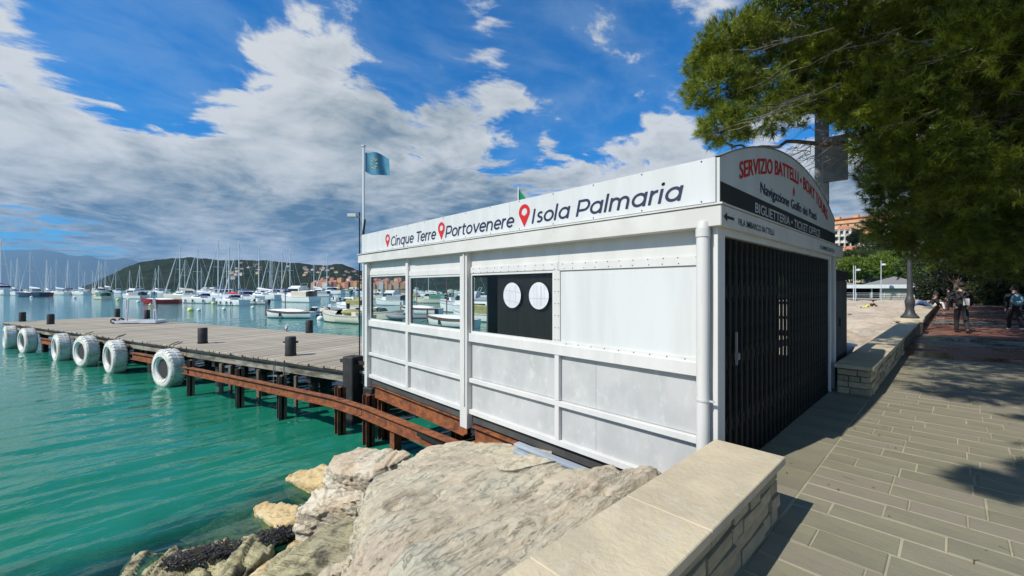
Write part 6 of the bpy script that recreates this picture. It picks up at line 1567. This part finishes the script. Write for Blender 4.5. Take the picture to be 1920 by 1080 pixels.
# umbrella pines and greenery behind the pavilion
for i, (px, py, d, rx, rz_, leaf, l) in enumerate(((1592, 512, 96, 4.2, 1.8, 'leaf_bright', 'low bright green pine left behind the pavilion roof'), (1625, 496, 92, 6.2, 2.8, 'leaf_bright', 'bright rounded umbrella pine behind the middle of the pavilion'), (1668, 492, 95, 6.2, 3.0, 'leaf_bright', 'bright umbrella pine behind the right end of the pavilion'), (1712, 495, 92, 5.2, 3.2, 'leaf_bright', 'bright pine right of the iron lamp post'),
        (1652, 465, 125, 8.5, 2.8, 'leaf_mid', 'spreading dark green cedar above the umbrella pines'), (1625, 478, 115, 6., 2.0, 'leaf_mid', 'flat topped cedar left of the spreading one'), (1695, 455, 120, 7, 4.4, 'leaf_mid', 'cedar standing against the ochre house'), (1606, 443, 190, 3.6, 3.4, 'leaf_dark', 'dark cypress clump beside the white balconied building'), (1640, 448, 180, 5., 2.6, 'leaf_mid', 'garden trees under the small yellow house'), (1790, 490, 46, 2.6, 1.1, 'leaf_bright', 'sunlit yellow green crown hanging over the middle of the promenade'),
        (1750, 475, 110, 9, 4.5, 'leaf_mid', 'broad tree behind the seated people'), (1735, 520, 88, 4, 2.2, 'leaf_bright', 'small bright tree behind the far lamp posts'))):
    p = at(px, py, d); rr_ = random.Random(i); zb = -.3 if d < 110 else max(0, p.z-8)
    lbs = [(rr_.uniform(-1, 1)*rx*.6, rr_.uniform(-.8, .8)*rx*.5, p.z-zb+rr_.uniform(-.5, .35)*rz_, rx*rr_.uniform(.4, .6), rx*rr_.uniform(.4, .6), rz_*rr_.uniform(.45, .7)) for _ in range(9)]
    broad_tree(l, p.x, p.y, p.z-zb, lbs, leaf, 3600, .5 if d > 80 else .25, .22 if d > 80 else .1, None, seed=90+i, z0=zb, trunk_r=.3)

# ================================================================ PEOPLE
def person(label, loc, face, pose, top, legs, hair='hair_dark', shoes='cloth_black', h=1.75, bag=None):
    """pose: 'walk_away', 'walk', 'sit', 'lean'; built facing +y"""
    s = h/1.75
    t = empty('person', label, 'person', tuple(loc), face); t.scale = (s, s, s)
    hips = Vector((0, 0, .93))
    if pose in ('walk', 'walk_away', 'stand'):
        a = .20 if pose != 'stand' else .04
        kn = [(-.10, a*.75+.03, .50), (.10, -a*.15+.03, .49)]; an = [(-.10, a, .09), (.11, -a*1.4, .13)]; ch = (0, .03, 1.38); nk = (0, .03, 1.50); hd = (0, .05, 1.62)
        el = [(-.27, -.10, 1.12), (.27, .10, 1.12)]; wr = [(-.25, .0, .88), (.25, .26, .95)]
    elif pose == 'sit':
        hips = Vector((0, 0, .10)); kn = [(-.12, .44, .14), (.12, .42, .12)]; an = [(-.13, .52, -.30), (.13, .50, -.32)]; ch = (0, .03, .56); nk = (0, .05, .68); hd = (0, .10, .80)
        el = [(-.27, .06, .33), (.27, .08, .33)]; wr = [(-.16, .28, .22), (.16, .30, .22)]
    else:  # lean back along the wall
        hips = Vector((0, 0, .11)); kn = [(-.10, .40, .33), (.12, .46, .14)]; an = [(-.11, .72, .06), (.12, .88, .07)]; ch = (0, -.26, .46); nk = (0, -.30, .57); hd = (0, -.30, .70)
        el = [(-.27, -.36, .26), (.27, -.34, .26)]; wr = [(-.25, -.50, .05), (.25, -.48, .05)]
    hx, hy, hz = hips
    C, N_, H_ = Vector(ch), Vector(nk), Vector(hd)
    mid = hips.lerp(C, .5)
    def legs_ch(k, e, f): return [[0, (hx-.09, hy, hz-.04, .085*f)]+[]]
    body = [[(hx, hy, hz, .11), (mid.x, mid.y, mid.z, .105), (C.x, C.y, C.z, .12), (N_.x, N_.y, N_.z, .055), (H_.x, H_.y-.01, H_.z-.02, .085), (H_.x, H_.y, H_.z+.07, .088), (H_.x, H_.y, H_.z+.13, .05)]]
    for i in (0, 1):
        sg = -1 if i == 0 else 1; E_, W_ = Vector(el[i]), Vector(wr[i]); hd_ = W_+(W_-E_).normalized()*.09
        body.append([2, (C.x+sg*.19, C.y, C.z-.0, .06), (E_.x, E_.y, E_.z, .042), (W_.x, W_.y, W_.z, .03), (hd_.x, hd_.y, hd_.z, .028), (hd_.x, hd_.y+.02, hd_.z-.05, .014)])
    for i in (0, 1):
        sg = -1 if i == 0 else 1; K_, A_ = Vector(kn[i]), Vector(an[i])
        body.append([0, (hx+sg*.09, hy, hz-.04, .085), (K_.x, K_.y, K_.z, .058), (A_.x, A_.y, A_.z, .04), (A_.x, A_.y+.11, A_.z-.05, .035), (A_.x, A_.y+.17, A_.z-.06, .025)])
    skin_body('body', 'skin', t, body)
    jk = [[(hx, hy, hz-.10 if pose not in ('sit', 'lean') else hz, .17), (mid.x, mid.y, mid.z, .145), (C.x, C.y, C.z, .155), (N_.x, N_.y, N_.z-.03, .075)]]
    for i in (0, 1):
        sg = -1 if i == 0 else 1; E_, W_ = Vector(el[i]), Vector(wr[i])
        jk.append([2, (C.x+sg*.19, C.y, C.z, .078), (E_.x, E_.y, E_.z, .06), (W_.x, W_.y, W_.z, .044)])
    skin_body('jacket', top, t, jk)
    tr = [[(hx, hy, hz+.03, .135), (hx, hy, hz-.03, .13)]]
    for i in (0, 1):
        sg = -1 if i == 0 else 1; K_, A_ = Vector(kn[i]), Vector(an[i])
        tr.append([1, (hx+sg*.095, hy+.0, hz-.08, .105), (K_.x, K_.y, K_.z, .078), (A_.x, A_.y, A_.z-.02, .062)])
    skin_body('trousers', legs, t, tr)
    for i in (0, 1):
        A_ = Vector(an[i]); build(MB().sphere((A_.x, A_.y+.07, A_.z-.045), .055, 10, 6, (.9, 2.3, .85)), 'shoe', shoes, t, smooth=True)
    build(MB().sphere((H_.x, H_.y-.02, H_.z+.06), .112, 14, 9, (.9, 1., 1.05)), 'hair', hair, t, smooth=True)
    build(MB().sphere((H_.x, H_.y+.10, H_.z+.01), .02, 8, 5, (.8, 1.2, 1.2)).sphere((H_.x-.095, H_.y+.01, H_.z+.01), .02, 6, 4).sphere((H_.x+.095, H_.y+.01, H_.z+.01), .02, 6, 4), 'face_detail', 'skin', t, smooth=True, kind='stuff')
    return t
person('person in dark jacket and trousers walking away down the middle of the promenade', onZ(1803, 624, 0), rad(6), 'walk_away', 'cloth_black', 'cloth_black', h=1.85)
pb_ = empty('paper', 'white folded paper held at the hip of the dark walking person', 'paper', tuple(at(1812, 566, 14.9)), rad(20)); build(MB().box((-.09, -.01, -.12), (.09, .01, .12), rz=.3), 'sheet', 'cloth_white', pb_)
person('person with pale blue backpack and white shoes at the right edge', onZ(1903, 620, 0), rad(12), 'walk', 'cloth_black', 'cloth_black', shoes='shoe_white', h=1.72)
p = onZ(1903, 620, 0); bp = empty('backpack', 'pale blue backpack on the person at the right edge', 'backpack', (p.x, p.y, .98), rad(12))
build(MB().sphere((0, -.22, .22), .2, 14, 9, (.85, .62, 1.15)), 'bag', 'cloth_teal', bp, smooth=True); build(MB().sphere((0, -.33, .08), .13, 12, 8, (.95, .6, .8)), 'front_pocket', 'cloth_teal', bp, smooth=True)
build(MB().tube([(-.1, -.12, .4), (-.11, .1, .42), (-.11, .13, .15), (-.1, -.1, -.02)], .018, 5).tube([(.1, -.12, .4), (.11, .1, .42), (.11, .13, .15), (.1, -.1, -.02)], .018, 5), 'strap', 'cloth_denim', bp)
p = onZ(1728, 575, .452); person('person in dark top and blue jeans leaning back on the low wall in the sun', (-1.05, p.y+.5, .47), rad(100), 'lean', 'cloth_black', 'cloth_denim')
person('person in dark jacket and pale trousers sitting on the wall end', (-.95, p.y+5.5, .47), rad(-80), 'sit', 'cloth_black', 'cloth_white')
person('standing person in black beside the wall behind the seated ones', (-.2, p.y+6.8, 0), rad(70), 'stand', 'cloth_black', 'cloth_black', h=1.65)
p = onZ(1632, 582, -.5); person('person in yellow stretched out on the beach rocks', (p.x, p.y, -.25), rad(140), 'lean', 'cloth_black', 'cloth_yellow', h=1.5)
p = onZ(1722, 566, .45)

# ================================================================ HAZE OVER THE BAY
m, t, out = base_mat('haze_air')
t.l.new(t.new('ShaderNodeVolumePrincipled', {'Color': (.34, .62, .97, 1), 'Density': .00006, 'Anisotropy': .1}).outputs[0], out.inputs['Volume'])
M['haze_air'] = m
build(MB().box((-16500, -16500, -30), (1500, 16500, 1250)), 'haze', 'haze_air', kind='stuff')
